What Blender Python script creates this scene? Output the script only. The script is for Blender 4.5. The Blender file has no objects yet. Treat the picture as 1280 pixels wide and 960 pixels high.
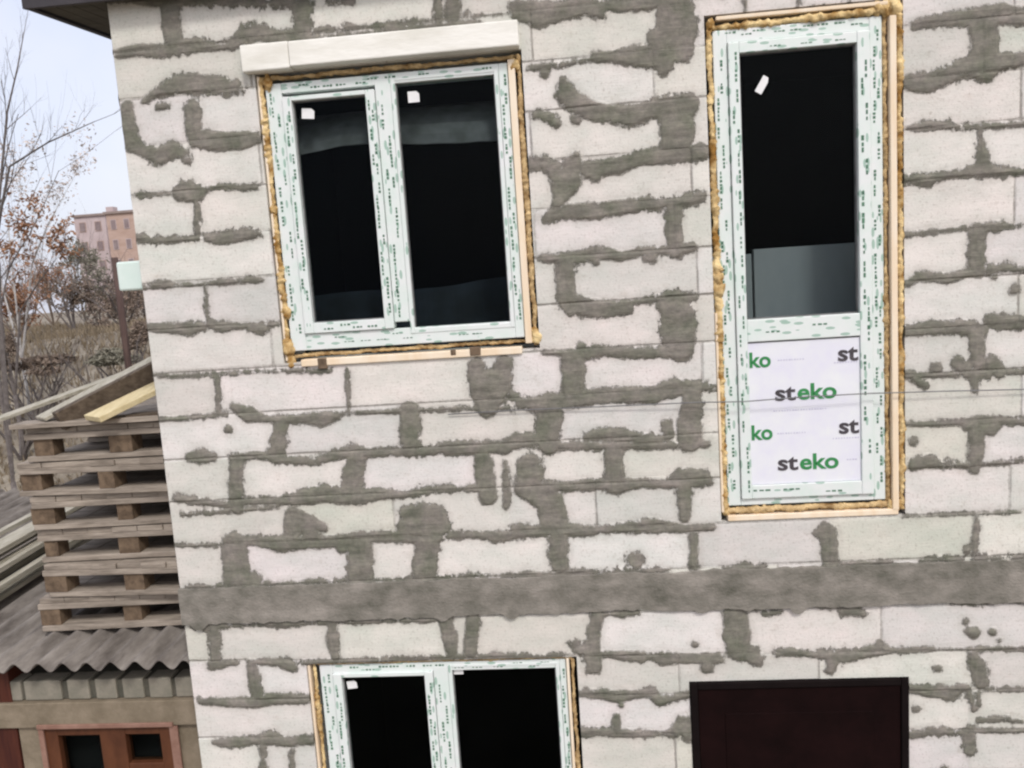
import bpy, math, random
import numpy as np
from mathutils import Vector, Matrix, noise
random.seed(7); rng = np.random.default_rng(7)
R = math.radians
scene = bpy.context.scene
C = scene.collection
CAMZ, DIST, FPX = 4.0, 3.65, 1000.0

# ------------------------------------------------------------------ camera, world, sun, exposure
yaw, pitch, roll = R(-4.9675), R(7.2792), R(3.8538)
fw = Vector((math.sin(yaw)*math.cos(pitch), math.cos(yaw)*math.cos(pitch), -math.sin(pitch)))
rt0 = Vector((math.cos(yaw), -math.sin(yaw), 0)); dn0 = fw.cross(rt0)
rt = rt0*math.cos(roll) + dn0*math.sin(roll); dn = -rt0*math.sin(roll) + dn0*math.cos(roll)
cam = bpy.data.cameras.new('camera'); co = bpy.data.objects.new('camera', cam); C.objects.link(co)
co.matrix_world = Matrix(((rt.x, -dn.x, -fw.x, 0), (rt.y, -dn.y, -fw.y, -DIST), (rt.z, -dn.z, -fw.z, CAMZ), (0, 0, 0, 1)))
cam.sensor_fit = 'HORIZONTAL'; cam.sensor_width = 36; cam.lens = 36*FPX/1280
cam.clip_start = 0.05; cam.clip_end = 2000
scene.camera = co

SUN_EL, SUN_AZ = 48, 155      # azimuth from +Y clockwise: behind the camera, to the right
world = bpy.data.worlds.new('World'); scene.world = world; world.use_nodes = True
wn = world.node_tree.nodes; wl = world.node_tree.links; wn.clear()
sky = wn.new('ShaderNodeTexSky'); sky.sky_type = 'NISHITA'; sky.sun_disc = False
sky.sun_elevation = R(SUN_EL); sky.sun_rotation = R(SUN_AZ); sky.dust_density = 5; sky.air_density = 1.0; sky.ozone_density = 1
b1 = wn.new('ShaderNodeBackground'); b1.inputs[1].default_value = 0.05
b2 = wn.new('ShaderNodeBackground'); b2.inputs[1].default_value = 0.66
tc = wn.new('ShaderNodeTexCoord'); nz = wn.new('ShaderNodeTexNoise'); nz.inputs['Scale'].default_value = 2.2; nz.inputs['Detail'].default_value = 5
cr = wn.new('ShaderNodeValToRGB'); cr.color_ramp.elements[0].position = .35; cr.color_ramp.elements[1].position = .65
cr.color_ramp.elements[0].color = (.74, .79, .97, 1); cr.color_ramp.elements[1].color = (1, .97, 1, 1)
wl.new(tc.outputs['Generated'], nz.inputs['Vector']); wl.new(nz.outputs['Fac'], cr.inputs['Fac']); wl.new(cr.outputs[0], b2.inputs[0])
ad = wn.new('ShaderNodeAddShader'); wo = wn.new('ShaderNodeOutputWorld')
wl.new(sky.outputs[0], b1.inputs[0]); wl.new(b1.outputs[0], ad.inputs[0]); wl.new(b2.outputs[0], ad.inputs[1]); wl.new(ad.outputs[0], wo.inputs[0])
sd = bpy.data.lights.new('sun', 'SUN'); sd.energy = 1.5; sd.angle = R(10); sd.color = (1, .975, .94)
so = bpy.data.objects.new('sun', sd); C.objects.link(so)
dv = Vector((math.sin(R(SUN_AZ))*math.cos(R(SUN_EL)), math.cos(R(SUN_AZ))*math.cos(R(SUN_EL)), math.sin(R(SUN_EL))))
so.rotation_euler = dv.to_track_quat('Z', 'Y').to_euler()
vs = scene.view_settings; vs.view_transform = 'Standard'; vs.look = 'None'; vs.gamma = 1; vs.use_curve_mapping = False
vs.exposure = 0.29
scene.cycles.pixel_filter_type = 'BLACKMAN_HARRIS'; scene.cycles.filter_width = 2.3

# ------------------------------------------------------------------ helpers
def at(px, py, Y):
    """photo pixel -> world point at depth Y"""
    d = rt*((px-640)/FPX) + dn*((py-480)/FPX) + fw
    k = (Y+DIST)/d.y
    return Vector((d.x*k, Y, CAMZ+d.z*k))

class MB:
    def __init__(s): s.v = []; s.f = []
    def box(s, a, b):
        x0, y0, z0 = a; x1, y1, z1 = b
        n = len(s.v)
        s.v += [(x0,y0,z0),(x1,y0,z0),(x1,y1,z0),(x0,y1,z0),(x0,y0,z1),(x1,y0,z1),(x1,y1,z1),(x0,y1,z1)]
        s.f += [tuple(n+i for i in q) for q in ((0,3,2,1),(4,5,6,7),(0,1,5,4),(1,2,6,5),(2,3,7,6),(3,0,4,7))]
        return s
    def bar(s, p, q, w, h, up=(0,0,1)):
        """rectangular bar from p to q, w across, h along up"""
        p = Vector(p); q = Vector(q); t = (q-p).normalized(); up = Vector(up)
        a = t.cross(up).normalized(); b = a.cross(t).normalized()
        n = len(s.v)
        for c in (p, q):
            for i, j in ((-1,-1),(1,-1),(1,1),(-1,1)): s.v.append(tuple(c+a*(i*w/2)+b*(j*h/2)))
        s.f += [tuple(n+i for i in q4) for q4 in ((0,1,2,3),(7,6,5,4),(0,4,5,1),(1,5,6,2),(2,6,7,3),(3,7,4,0))]
        return s
    def tube(s, pts, rad, n=6, amp=0.0, fq=20, cap=True):
        pts = [Vector(p) for p in pts]
        if not hasattr(rad, '__len__'): rad = [rad]*len(pts)
        base = len(s.v); m = len(pts)
        for i, p in enumerate(pts):
            t = (pts[min(i+1, m-1)]-pts[max(i-1, 0)]).normalized()
            u = t.cross(Vector((0.13, 1, .07))).normalized()
            if u.length < .1: u = t.cross(Vector((1, 0, 0))).normalized()
            w = t.cross(u).normalized()
            for k in range(n):
                a = 2*math.pi*k/n; d = u*math.cos(a)+w*math.sin(a)
                r = rad[i]
                if amp: r *= 1+amp*noise.noise((p+d*.02)*fq)*1.6+amp*.6*noise.noise((p+d*.02)*fq*3)
                s.v.append(tuple(p+d*r))
        for i in range(m-1):
            for k in range(n):
                a = base+i*n+k; b = base+i*n+(k+1) % n
                s.f.append((a, b, b+n, a+n))
        if cap:
            s.f.append(tuple(base+k for k in range(n))[::-1]); s.f.append(tuple(base+(m-1)*n+k for k in range(n)))
        return s
    def quad(s, a, b, c, d):
        n = len(s.v); s.v += [tuple(a), tuple(b), tuple(c), tuple(d)]; s.f.append((n, n+1, n+2, n+3)); return s
    def build(s, name, m, parent=None, bevel=0, smooth=False, label=None):
        me = bpy.data.meshes.new(name); me.from_pydata(s.v, [], s.f); me.update()
        o = bpy.data.objects.new(name, me); C.objects.link(o); me.materials.append(m)
        if smooth: me.shade_smooth()
        if bevel:
            bm = o.modifiers.new('bevel', 'BEVEL'); bm.width = bevel; bm.segments = 2; bm.limit_method = 'ANGLE'
        if parent is not None:
            o.parent = parent
            base = parent
            while base.parent: base = base.parent
            if base.type == 'EMPTY': o.matrix_parent_inverse = world_of(parent).inverted()
        if label: o['label'] = label
        return o
def build_each(mb, name, m, parent, bevel=0):
    out = []
    for k in range(len(mb.v)//8):
        p = MB(); p.v = mb.v[k*8:k*8+8]; p.f = [tuple(i-k*8 for i in q) for q in mb.f[k*6:k*6+6]]
        out.append(p.build(name, m, parent, bevel))
    return out
def world_of(o):
    m = Matrix.LocRotScale(o.location, o.rotation_euler, o.scale)
    if o.parent: m = world_of(o.parent) @ o.matrix_parent_inverse @ m
    return m
def tag(o, label=None, cat=None, group=None, kind=None):
    if label: o['label'] = label
    if cat: o['category'] = cat
    if group: o['group'] = group
    if kind: o['kind'] = kind
    return o
def empty(name, loc, rz=0):
    o = bpy.data.objects.new(name, None); C.objects.link(o); o.location = loc; o.rotation_euler.z = rz; o.empty_display_size = .2
    return o

# ------------------------------------------------------------------ materials
def mat(name, c1, c2=None, scale=8, rough=.8, detail=6, lo=.35, hi=.65, bump=0, bscale=None, bdist=.01, stretch=(1,1,1), metallic=0, spec=.3):
    m = bpy.data.materials.new(name); m.use_nodes = True
    n = m.node_tree.nodes; l = m.node_tree.links; p = n['Principled BSDF']
    p.inputs['Roughness'].default_value = rough; p.inputs['Metallic'].default_value = metallic
    p.inputs['Specular IOR Level'].default_value = spec
    tc = n.new('ShaderNodeTexCoord'); mp = n.new('ShaderNodeMapping'); mp.inputs['Scale'].default_value = stretch
    l.new(tc.outputs['Object'], mp.inputs[0])
    if c2 is None: c2 = tuple(x*.8 for x in c1)
    t = n.new('ShaderNodeTexNoise'); t.inputs['Scale'].default_value = scale; t.inputs['Detail'].default_value = detail; t.inputs['Roughness'].default_value = .65
    l.new(mp.outputs[0], t.inputs['Vector'])
    r = n.new('ShaderNodeValToRGB'); r.color_ramp.elements[0].position = lo; r.color_ramp.elements[1].position = hi
    r.color_ramp.elements[0].color = (*c1, 1); r.color_ramp.elements[1].color = (*c2, 1)
    l.new(t.outputs['Fac'], r.inputs['Fac']); l.new(r.outputs[0], p.inputs['Base Color'])
    if bump:
        t2 = n.new('ShaderNodeTexNoise'); t2.inputs['Scale'].default_value = bscale or scale*4; t2.inputs['Detail'].default_value = 6
        l.new(mp.outputs[0], t2.inputs['Vector'])
        b = n.new('ShaderNodeBump'); b.inputs['Strength'].default_value = bump; b.inputs['Distance'].default_value = bdist
        l.new(t2.outputs['Fac'], b.inputs['Height']); l.new(b.outputs[0], p.inputs['Normal'])
    m['ramp'] = 1
    return m

def wall_material():
    m = bpy.data.materials.new('aerated_block_wall'); m.use_nodes = True
    n = m.node_tree.nodes; l = m.node_tree.links; p = n['Principled BSDF']; p.inputs['Roughness'].default_value = .95
    p.inputs['Specular IOR Level'].default_value = .15
    def N(t, **k):
        x = n.new(t)
        for a, b in k.items(): setattr(x, a, b)
        return x
    tc = N('ShaderNodeTexCoord')
    def noi(scale, detail=6, stretch=None, rough=.6):
        t = N('ShaderNodeTexNoise'); t.inputs['Scale'].default_value = scale; t.inputs['Detail'].default_value = detail; t.inputs['Roughness'].default_value = rough
        if stretch:
            mp = N('ShaderNodeMapping'); mp.inputs['Scale'].default_value = stretch; l.new(tc.outputs['Object'], mp.inputs[0]); l.new(mp.outputs[0], t.inputs[0])
        else: l.new(tc.outputs['Object'], t.inputs[0])
        return t
    def ramp(src, a, b, ca, cb):
        r = N('ShaderNodeValToRGB'); r.color_ramp.elements[0].position = a; r.color_ramp.elements[1].position = b
        r.color_ramp.elements[0].color = (*ca, 1); r.color_ramp.elements[1].color = (*cb, 1); l.new(src, r.inputs[0]); return r
    def math_(op, a, b, clamp=False):
        x = N('ShaderNodeMath', operation=op); x.use_clamp = clamp
        for i, v in enumerate((a, b)):
            if hasattr(v, 'links'): l.new(v, x.inputs[i])
            else: x.inputs[i].default_value = v
        return x.outputs[0]
    def mix(f, a, b, mode='MIX'):
        x = N('ShaderNodeMix', data_type='RGBA', blend_type=mode)
        if hasattr(f, 'links'): l.new(f, x.inputs[0])
        else: x.inputs[0].default_value = f
        for i, v in ((6, a), (7, b)):
            if hasattr(v, 'links'): l.new(v, x.inputs[i])
            else: x.inputs[i].default_value = (*v, 1)
        return x.outputs[2]
    # block colour: warm grey-white, pinkish and yellowish drifts, per block tint
    big = noi(2.3, 3); hue = ramp(big.outputs['Fac'], .36, .64, BLK_A, BLK_B).outputs[0]
    big2 = noi(5.1, 4, (1, 1, 1.7)); hue = mix(.5, hue, ramp(big2.outputs['Fac'], .35, .65, BLK_C, BLK_D).outputs[0])
    at_ = N('ShaderNodeAttribute', attribute_name='tint'); hue = mix(1, hue, at_.outputs['Color'], 'MULTIPLY')
    saw = noi(9, 4, (1.2, 1, 26)); hue = mix(.5, hue, ramp(saw.outputs['Fac'], .3, .7, (.88, .88, .88), (1.1, 1.1, 1.1)).outputs[0], 'MULTIPLY')
    pit = noi(85, 3); hue = mix(.75, hue, ramp(pit.outputs['Fac'], .3, .45, (.72, .7, .68), (1, 1, 1)).outputs[0], 'MULTIPLY')
    scuff = noi(11, 8, (1, 1, 1.4), .75); hue = mix(.55, hue, ramp(scuff.outputs['Fac'], .28, .44, (.72, .68, .63), (1, 1, 1)).outputs[0], 'MULTIPLY')
    # mortar colour
    m1 = noi(7, 6); mc = ramp(m1.outputs['Fac'], .35, .65, MOR_A, MOR_B).outputs[0]
    m2 = noi(55, 5); mc = mix(.6, mc, ramp(m2.outputs['Fac'], .3, .7, (.75, .75, .75), (1.3, 1.28, 1.25)).outputs[0], 'MULTIPLY')
    # mask: signed distance to the traced mortar and painted gap shade, edge broken by noise
    d = N('ShaderNodeAttribute', attribute_name='mortar')
    e1 = noi(24, 6, (1.25, 1, .85), .72); e4 = noi(3.3, 3); amp = math_('ADD', math_('MULTIPLY', math_('SUBTRACT', e4.outputs['Fac'], .36), .34), .022); e2 = noi(110, 4, None, .7); e3 = noi(9, 3, (1, 1, 1.3), .5)
    f = math_('ADD', d.outputs['Fac'], math_('MULTIPLY', math_('SUBTRACT', e1.outputs['Fac'], .53), amp))
    f = math_('ADD', f, math_('MULTIPLY', math_('SUBTRACT', e3.outputs['Fac'], .5), .032))
    f = math_('ADD', f, math_('MULTIPLY', math_('SUBTRACT', e2.outputs['Fac'], .5), .012))
    mk = N('ShaderNodeMapRange'); mk.inputs['From Min'].default_value = .0055; mk.inputs['From Max'].default_value = -.0045
    l.new(f, mk.inputs['Value'])
    mask = mk.outputs['Result']
    # grey cement haze near smears
    mh = N('ShaderNodeMapRange'); mh.inputs['From Min'].default_value = .034; mh.inputs['From Max'].default_value = -.004; mh.inputs['To Max'].default_value = .42
    l.new(f, mh.inputs['Value'])
    jn = N('ShaderNodeAttribute', attribute_name='joint')
    jf = math_('ADD', jn.outputs['Fac'], math_('MULTIPLY', math_('SUBTRACT', e2.outputs['Fac'], .5), .006))
    jf = math_('ADD', jf, math_('MULTIPLY', math_('SUBTRACT', e1.outputs['Fac'], .5), .012))
    jm = N('ShaderNodeMapRange'); jm.inputs['From Min'].default_value = .0065; jm.inputs['From Max'].default_value = .0005; jm.inputs['To Max'].default_value = .75; l.new(jf, jm.inputs['Value'])
    # grey scraped film of cement, and darker damp stains
    sm = noi(2.7, 7, (1, 1, 2.2), .7); smr = N('ShaderNodeMapRange'); smr.inputs['From Min'].default_value = .56; smr.inputs['From Max'].default_value = .72; smr.inputs['To Max'].default_value = .30; l.new(sm.outputs['Fac'], smr.inputs['Value'])
    hue = mix(smr.outputs['Result'], hue, (.40, .385, .35))
    chp = noi(38, 3, (1, 1, 1), .5); chr_ = N('ShaderNodeMapRange'); chr_.inputs['From Min'].default_value = .70; chr_.inputs['From Max'].default_value = .74; chr_.inputs['To Max'].default_value = .5; l.new(chp.outputs['Fac'], chr_.inputs['Value'])
    hue = mix(chr_.outputs['Result'], hue, (.36, .33, .29))
    hue = mix(jm.outputs['Result'], hue, (.22, .20, .18))
    tr = noi(14, 6, (.5, 1, 2.4), .75); mc = mix(.8, mc, ramp(tr.outputs['Fac'], .3, .72, (.62, .62, .62), (1.45, 1.42, 1.38)).outputs[0], 'MULTIPLY')
    col = mix(mh.outputs['Result'], hue, HAZE_C); col = mix(mask, col, mc)
    l.new(col, p.inputs['Base Color'])
    h = math_('ADD', math_('MULTIPLY', mask, .8), math_('MULTIPLY', e2.outputs['Fac'], .35))
    h = math_('ADD', h, math_('MULTIPLY', saw.outputs['Fac'], .2)); h = math_('ADD', h, math_('MULTIPLY', tr.outputs['Fac'], math_('MULTIPLY', mask, .9))); h = math_('SUBTRACT', h, math_('MULTIPLY', jm.outputs['Result'], .8))
    b = N('ShaderNodeBump'); b.inputs['Strength'].default_value = .8; b.inputs['Distance'].default_value = .006
    l.new(h, b.inputs['Height']); l.new(b.outputs[0], p.inputs['Normal'])
    return m
BLK_A = (.61, .63, .595); BLK_B = (.73, .695, .68); BLK_C = (.60, .615, .58); BLK_D = (.785, .735, .715)
MOR_A = (.142, .148, .118); MOR_B = (.225, .207, .190); HAZE_C = (.40, .37, .33)
M_wall = wall_material()
M_beam = mat('cast_concrete', (.115, .112, .092), (.30, .275, .245), 5.5, .95, 10, .33, .68, .6, 70, .007, (1, 1, 1.5), spec=.1)
M_soffit = mat('weathered_soffit_board', (.055, .048, .035), (.085, .075, .055), 6, .8, stretch=(1, 4, 1))
M_fascia = mat('dark_fascia', (.03, .027, .03), (.05, .045, .05), 8, .6)
M_roofm = mat('dark_roof_sheet', (.05, .045, .045), (.09, .08, .08), 6, .6)
def film(name, stretch):
    m = mat(name, (.64, .725, .685), (.73, .75, .75), 9, .35, spec=.5)
    n = m.node_tree.nodes; l = m.node_tree.links; p = n['Principled BSDF']
    src = p.inputs['Base Color'].links[0].from_socket
    tc = n.new('ShaderNodeTexCoord'); mp = n.new('ShaderNodeMapping'); mp.inputs['Scale'].default_value = stretch; l.new(tc.outputs['Object'], mp.inputs[0])
    v = n.new('ShaderNodeTexVoronoi'); v.inputs['Scale'].default_value = 1; v.feature = 'F1'; l.new(mp.outputs[0], v.inputs['Vector'])
    lt = n.new('ShaderNodeMath'); lt.operation = 'LESS_THAN'; lt.inputs[1].default_value = .34; l.new(v.outputs['Distance'], lt.inputs[0])
    sp = n.new('ShaderNodeSeparateColor'); l.new(v.outputs['Color'], sp.inputs[0])
    g = n.new('ShaderNodeMath'); g.operation = 'GREATER_THAN'; g.inputs[1].default_value = .45; l.new(sp.outputs[0], g.inputs[0])
    mu = n.new('ShaderNodeMath'); mu.operation = 'MULTIPLY'; l.new(lt.outputs[0], mu.inputs[0]); l.new(g.outputs[0], mu.inputs[1])
    mu2 = n.new('ShaderNodeMath'); mu2.operation = 'MULTIPLY'; mu2.inputs[1].default_value = .62; l.new(mu.outputs[0], mu2.inputs[0])
    mx = n.new('ShaderNodeMix'); mx.data_type = 'RGBA'; l.new(mu2.outputs[0], mx.inputs[0]); l.new(src, mx.inputs[6]); mx.inputs[7].default_value = (.13, .32, .22, 1)
    l.new(mx.outputs[2], p.inputs['Base Color'])
    return m
M_filmv = film('printed_film_upright', (52, 20, 16))
M_filmh = film('printed_film_rail', (16, 20, 52))
M_panel = mat('lavender_protective_film', (.70, .70, .80), (.76, .78, .80), 6, .3, spec=.5)
M_gasket = mat('grey_gasket', (.12, .12, .12), (.2, .2, .2), 20, .6)
M_ink = mat('black_ink', (.05, .045, .05), (.08, .07, .08), 40, .6)
M_green = mat('green_ink', (.03, .20, .06), (.05, .26, .09), 40, .6)
M_mark = mat('dark_green_print', (.05, .12, .08), (.12, .24, .16), 40, .6)
M_faint = mat('pale_violet_print', (.50, .49, .62), (.56, .55, .66), 40, .6)
M_foam = mat('cured_mounting_foam', (.30, .16, .045), (.80, .62, .33), 9, .95, 8, .40, .60, .9, 120, .006, spec=.05)
M_foamd = mat('browned_foam', (.20, .11, .04), (.70, .52, .28), 15, .95, 5, .3, .65, .9, 120, .006, spec=.05)
M_strip = mat('cream_timber_strip', (.76, .60, .42), (.82, .72, .58), 10, .7, stretch=(1, 1, .2))
M_cream = mat('off_white_painted_board', (.68, .665, .60), (.83, .82, .77), 5, .75, 9, .32, .58, .4, 50, .003, (.5, 1, 2))
M_sticker = mat('white_sticker', (.75, .75, .75), (.8, .8, .8), 30, .4)
M_dark = mat('dark_unlit_room_plaster', (.010, .010, .010), (.016, .016, .016), 3, .95)  # darkness of the rooms put into the near-black plaster colour
M_greyrefl = mat('grey_reflection_tone', (.13, .13, .125), (.21, .205, .21), 12, .9)  # reflection tone painted on the sheet behind the upper panes
M_greyl = mat('light_grey_wall_and_reflection', (.42, .42, .44), (.50, .49, .50), 5, .9, stretch=(1, 1, .4))  # back wall, and reflection tone painted on the boards behind the door glass
M_navy = mat('navy_reflection_tone', (.009, .013, .018), (.02, .027, .04), 9, .7)  # dark reflection tone painted on the lower sheet
M_doorm = mat('dark_brown_door_steel', (.005, .0016, .0016), (.010, .0032, .0032), 5, .8, spec=.08, bump=.15, bscale=120, bdist=.001)
M_doorf = mat('dark_door_frame', (.005, .003, .003), (.008, .005, .005), 9, .8, spec=.1)
M_metal = mat('grey_metal', (.25, .25, .25), (.35, .35, .35), 20, .35, metallic=.8)
M_pale = mat('pale_mint_plastic', (.66, .78, .73), (.72, .82, .78), 6, .5)
M_wire = mat('grey_wire', (.12, .12, .13), (.2, .2, .2), 20, .6)
def glass():
    m = bpy.data.materials.new('window_glass'); m.use_nodes = True; n = m.node_tree.nodes; l = m.node_tree.links; n.clear()
    o = n.new('ShaderNodeOutputMaterial'); mx = n.new('ShaderNodeMixShader'); t = n.new('ShaderNodeBsdfTransparent'); t.inputs[0].default_value = (.72, .76, .76, 1)
    g = n.new('ShaderNodeBsdfGlossy'); g.inputs['Roughness'].default_value = .02; g.inputs['Color'].default_value = (.9, .95, 1, 1)
    ns = n.new('ShaderNodeTexNoise'); ns.inputs['Scale'].default_value = 5; b = n.new('ShaderNodeBump'); b.inputs['Strength'].default_value = .04; b.inputs['Distance'].default_value = .01
    l.new(ns.outputs['Fac'], b.inputs['Height']); l.new(b.outputs[0], g.inputs['Normal'])
    mx.inputs[0].default_value = .003
    l.new(t.outputs[0], mx.inputs[1]); l.new(g.outputs[0], mx.inputs[2]); l.new(mx.outputs[0], o.inputs[0]); return m
M_glass = glass()
M_pallet = mat('weathered_pallet_wood', (.15, .125, .10), (.42, .36, .30), 12, .85, 6, .3, .7, .5, 60, .004, (.35, 2, 3))
M_block = mat('pallet_block_wood', (.08, .055, .036), (.19, .135, .09), 16, .85, bump=.4, bscale=60, bdist=.004)
M_plank = mat('fresh_yellow_plank', (.55, .45, .25), (.68, .58, .36), 10, .7, stretch=(3, .3, 3))
M_plankd = mat('old_brown_plank', (.06, .043, .03), (.13, .10, .072), 12, .85, stretch=(3, .3, 3))
M_lath = mat('grey_weathered_lath', (.28, .26, .20), (.48, .45, .38), 14, .85, stretch=(3, .3, 3))
M_slate = mat('weathered_fibre_cement', (.08, .068, .06), (.27, .245, .22), 13, .9, 8, .3, .7, .6, 80, .006, (1, .25, 1))
M_shed = mat('tan_shed_render', (.16, .13, .09), (.25, .205, .15), 7, .9, bump=.3, bscale=50)
M_sbrick = mat('grey_silicate_brick', (.19, .18, .145), (.27, .245, .20), 11, .9, bump=.3, bscale=60)
M_jnt = mat('dark_brick_joint', (.07, .07, .055), (.11, .10, .08), 20, .95)
M_redw = mat('red_brown_paint', (.062, .022, .011), (.115, .043, .020), 9, .5, stretch=(1, 1, .4))
M_pink = mat('faded_pink_paint', (.22, .12, .09), (.30, .18, .14), 12, .6)
M_dred = mat('dark_red_sheet', (.045, .011, .008), (.085, .024, .013), 7, .6, stretch=(3, 1, .3))

# ------------------------------------------------------------------ GROUND
def ground_z(x, y):
    t = min(max((y-5.5)/10.5, 0), 1); h = 3.45*t*t*(3-2*t)
    if y > 6: h += .28*noise.noise(Vector((x*.16, y*.16, 0)))*min((y-6)/6, 1) + .1*noise.noise(Vector((x*.7, y*.7, 3)))*min((y-6)/6, 1)
    t2 = min(max((y-31)/60, 0), 1)
    return h + .35*t2
xs = np.unique(np.concatenate([np.linspace(-900, -45, 14), np.linspace(-45, 20, 110), np.linspace(20, 900, 14)]))
ys = np.unique(np.concatenate([np.linspace(-600, -12, 12), np.linspace(-12, 45, 115), np.linspace(45, 1400, 24)]))
g = MB()
for y in ys:
    for x in xs: g.v.append((x, y, ground_z(x, y)))
for j in range(len(ys)-1):
    for i in range(len(xs)-1):
        a = j*len(xs)+i; g.f.append((a, a+1, a+1+len(xs), a+len(xs)))
M_ground = mat('dry_grass_and_earth', (.12, .095, .07), (.32, .285, .23), 1.1, .95, 10, .32, .68, .8, 9, .08)
gr = g.build('ground', M_ground, smooth=True); tag(gr, kind='structure')

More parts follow.
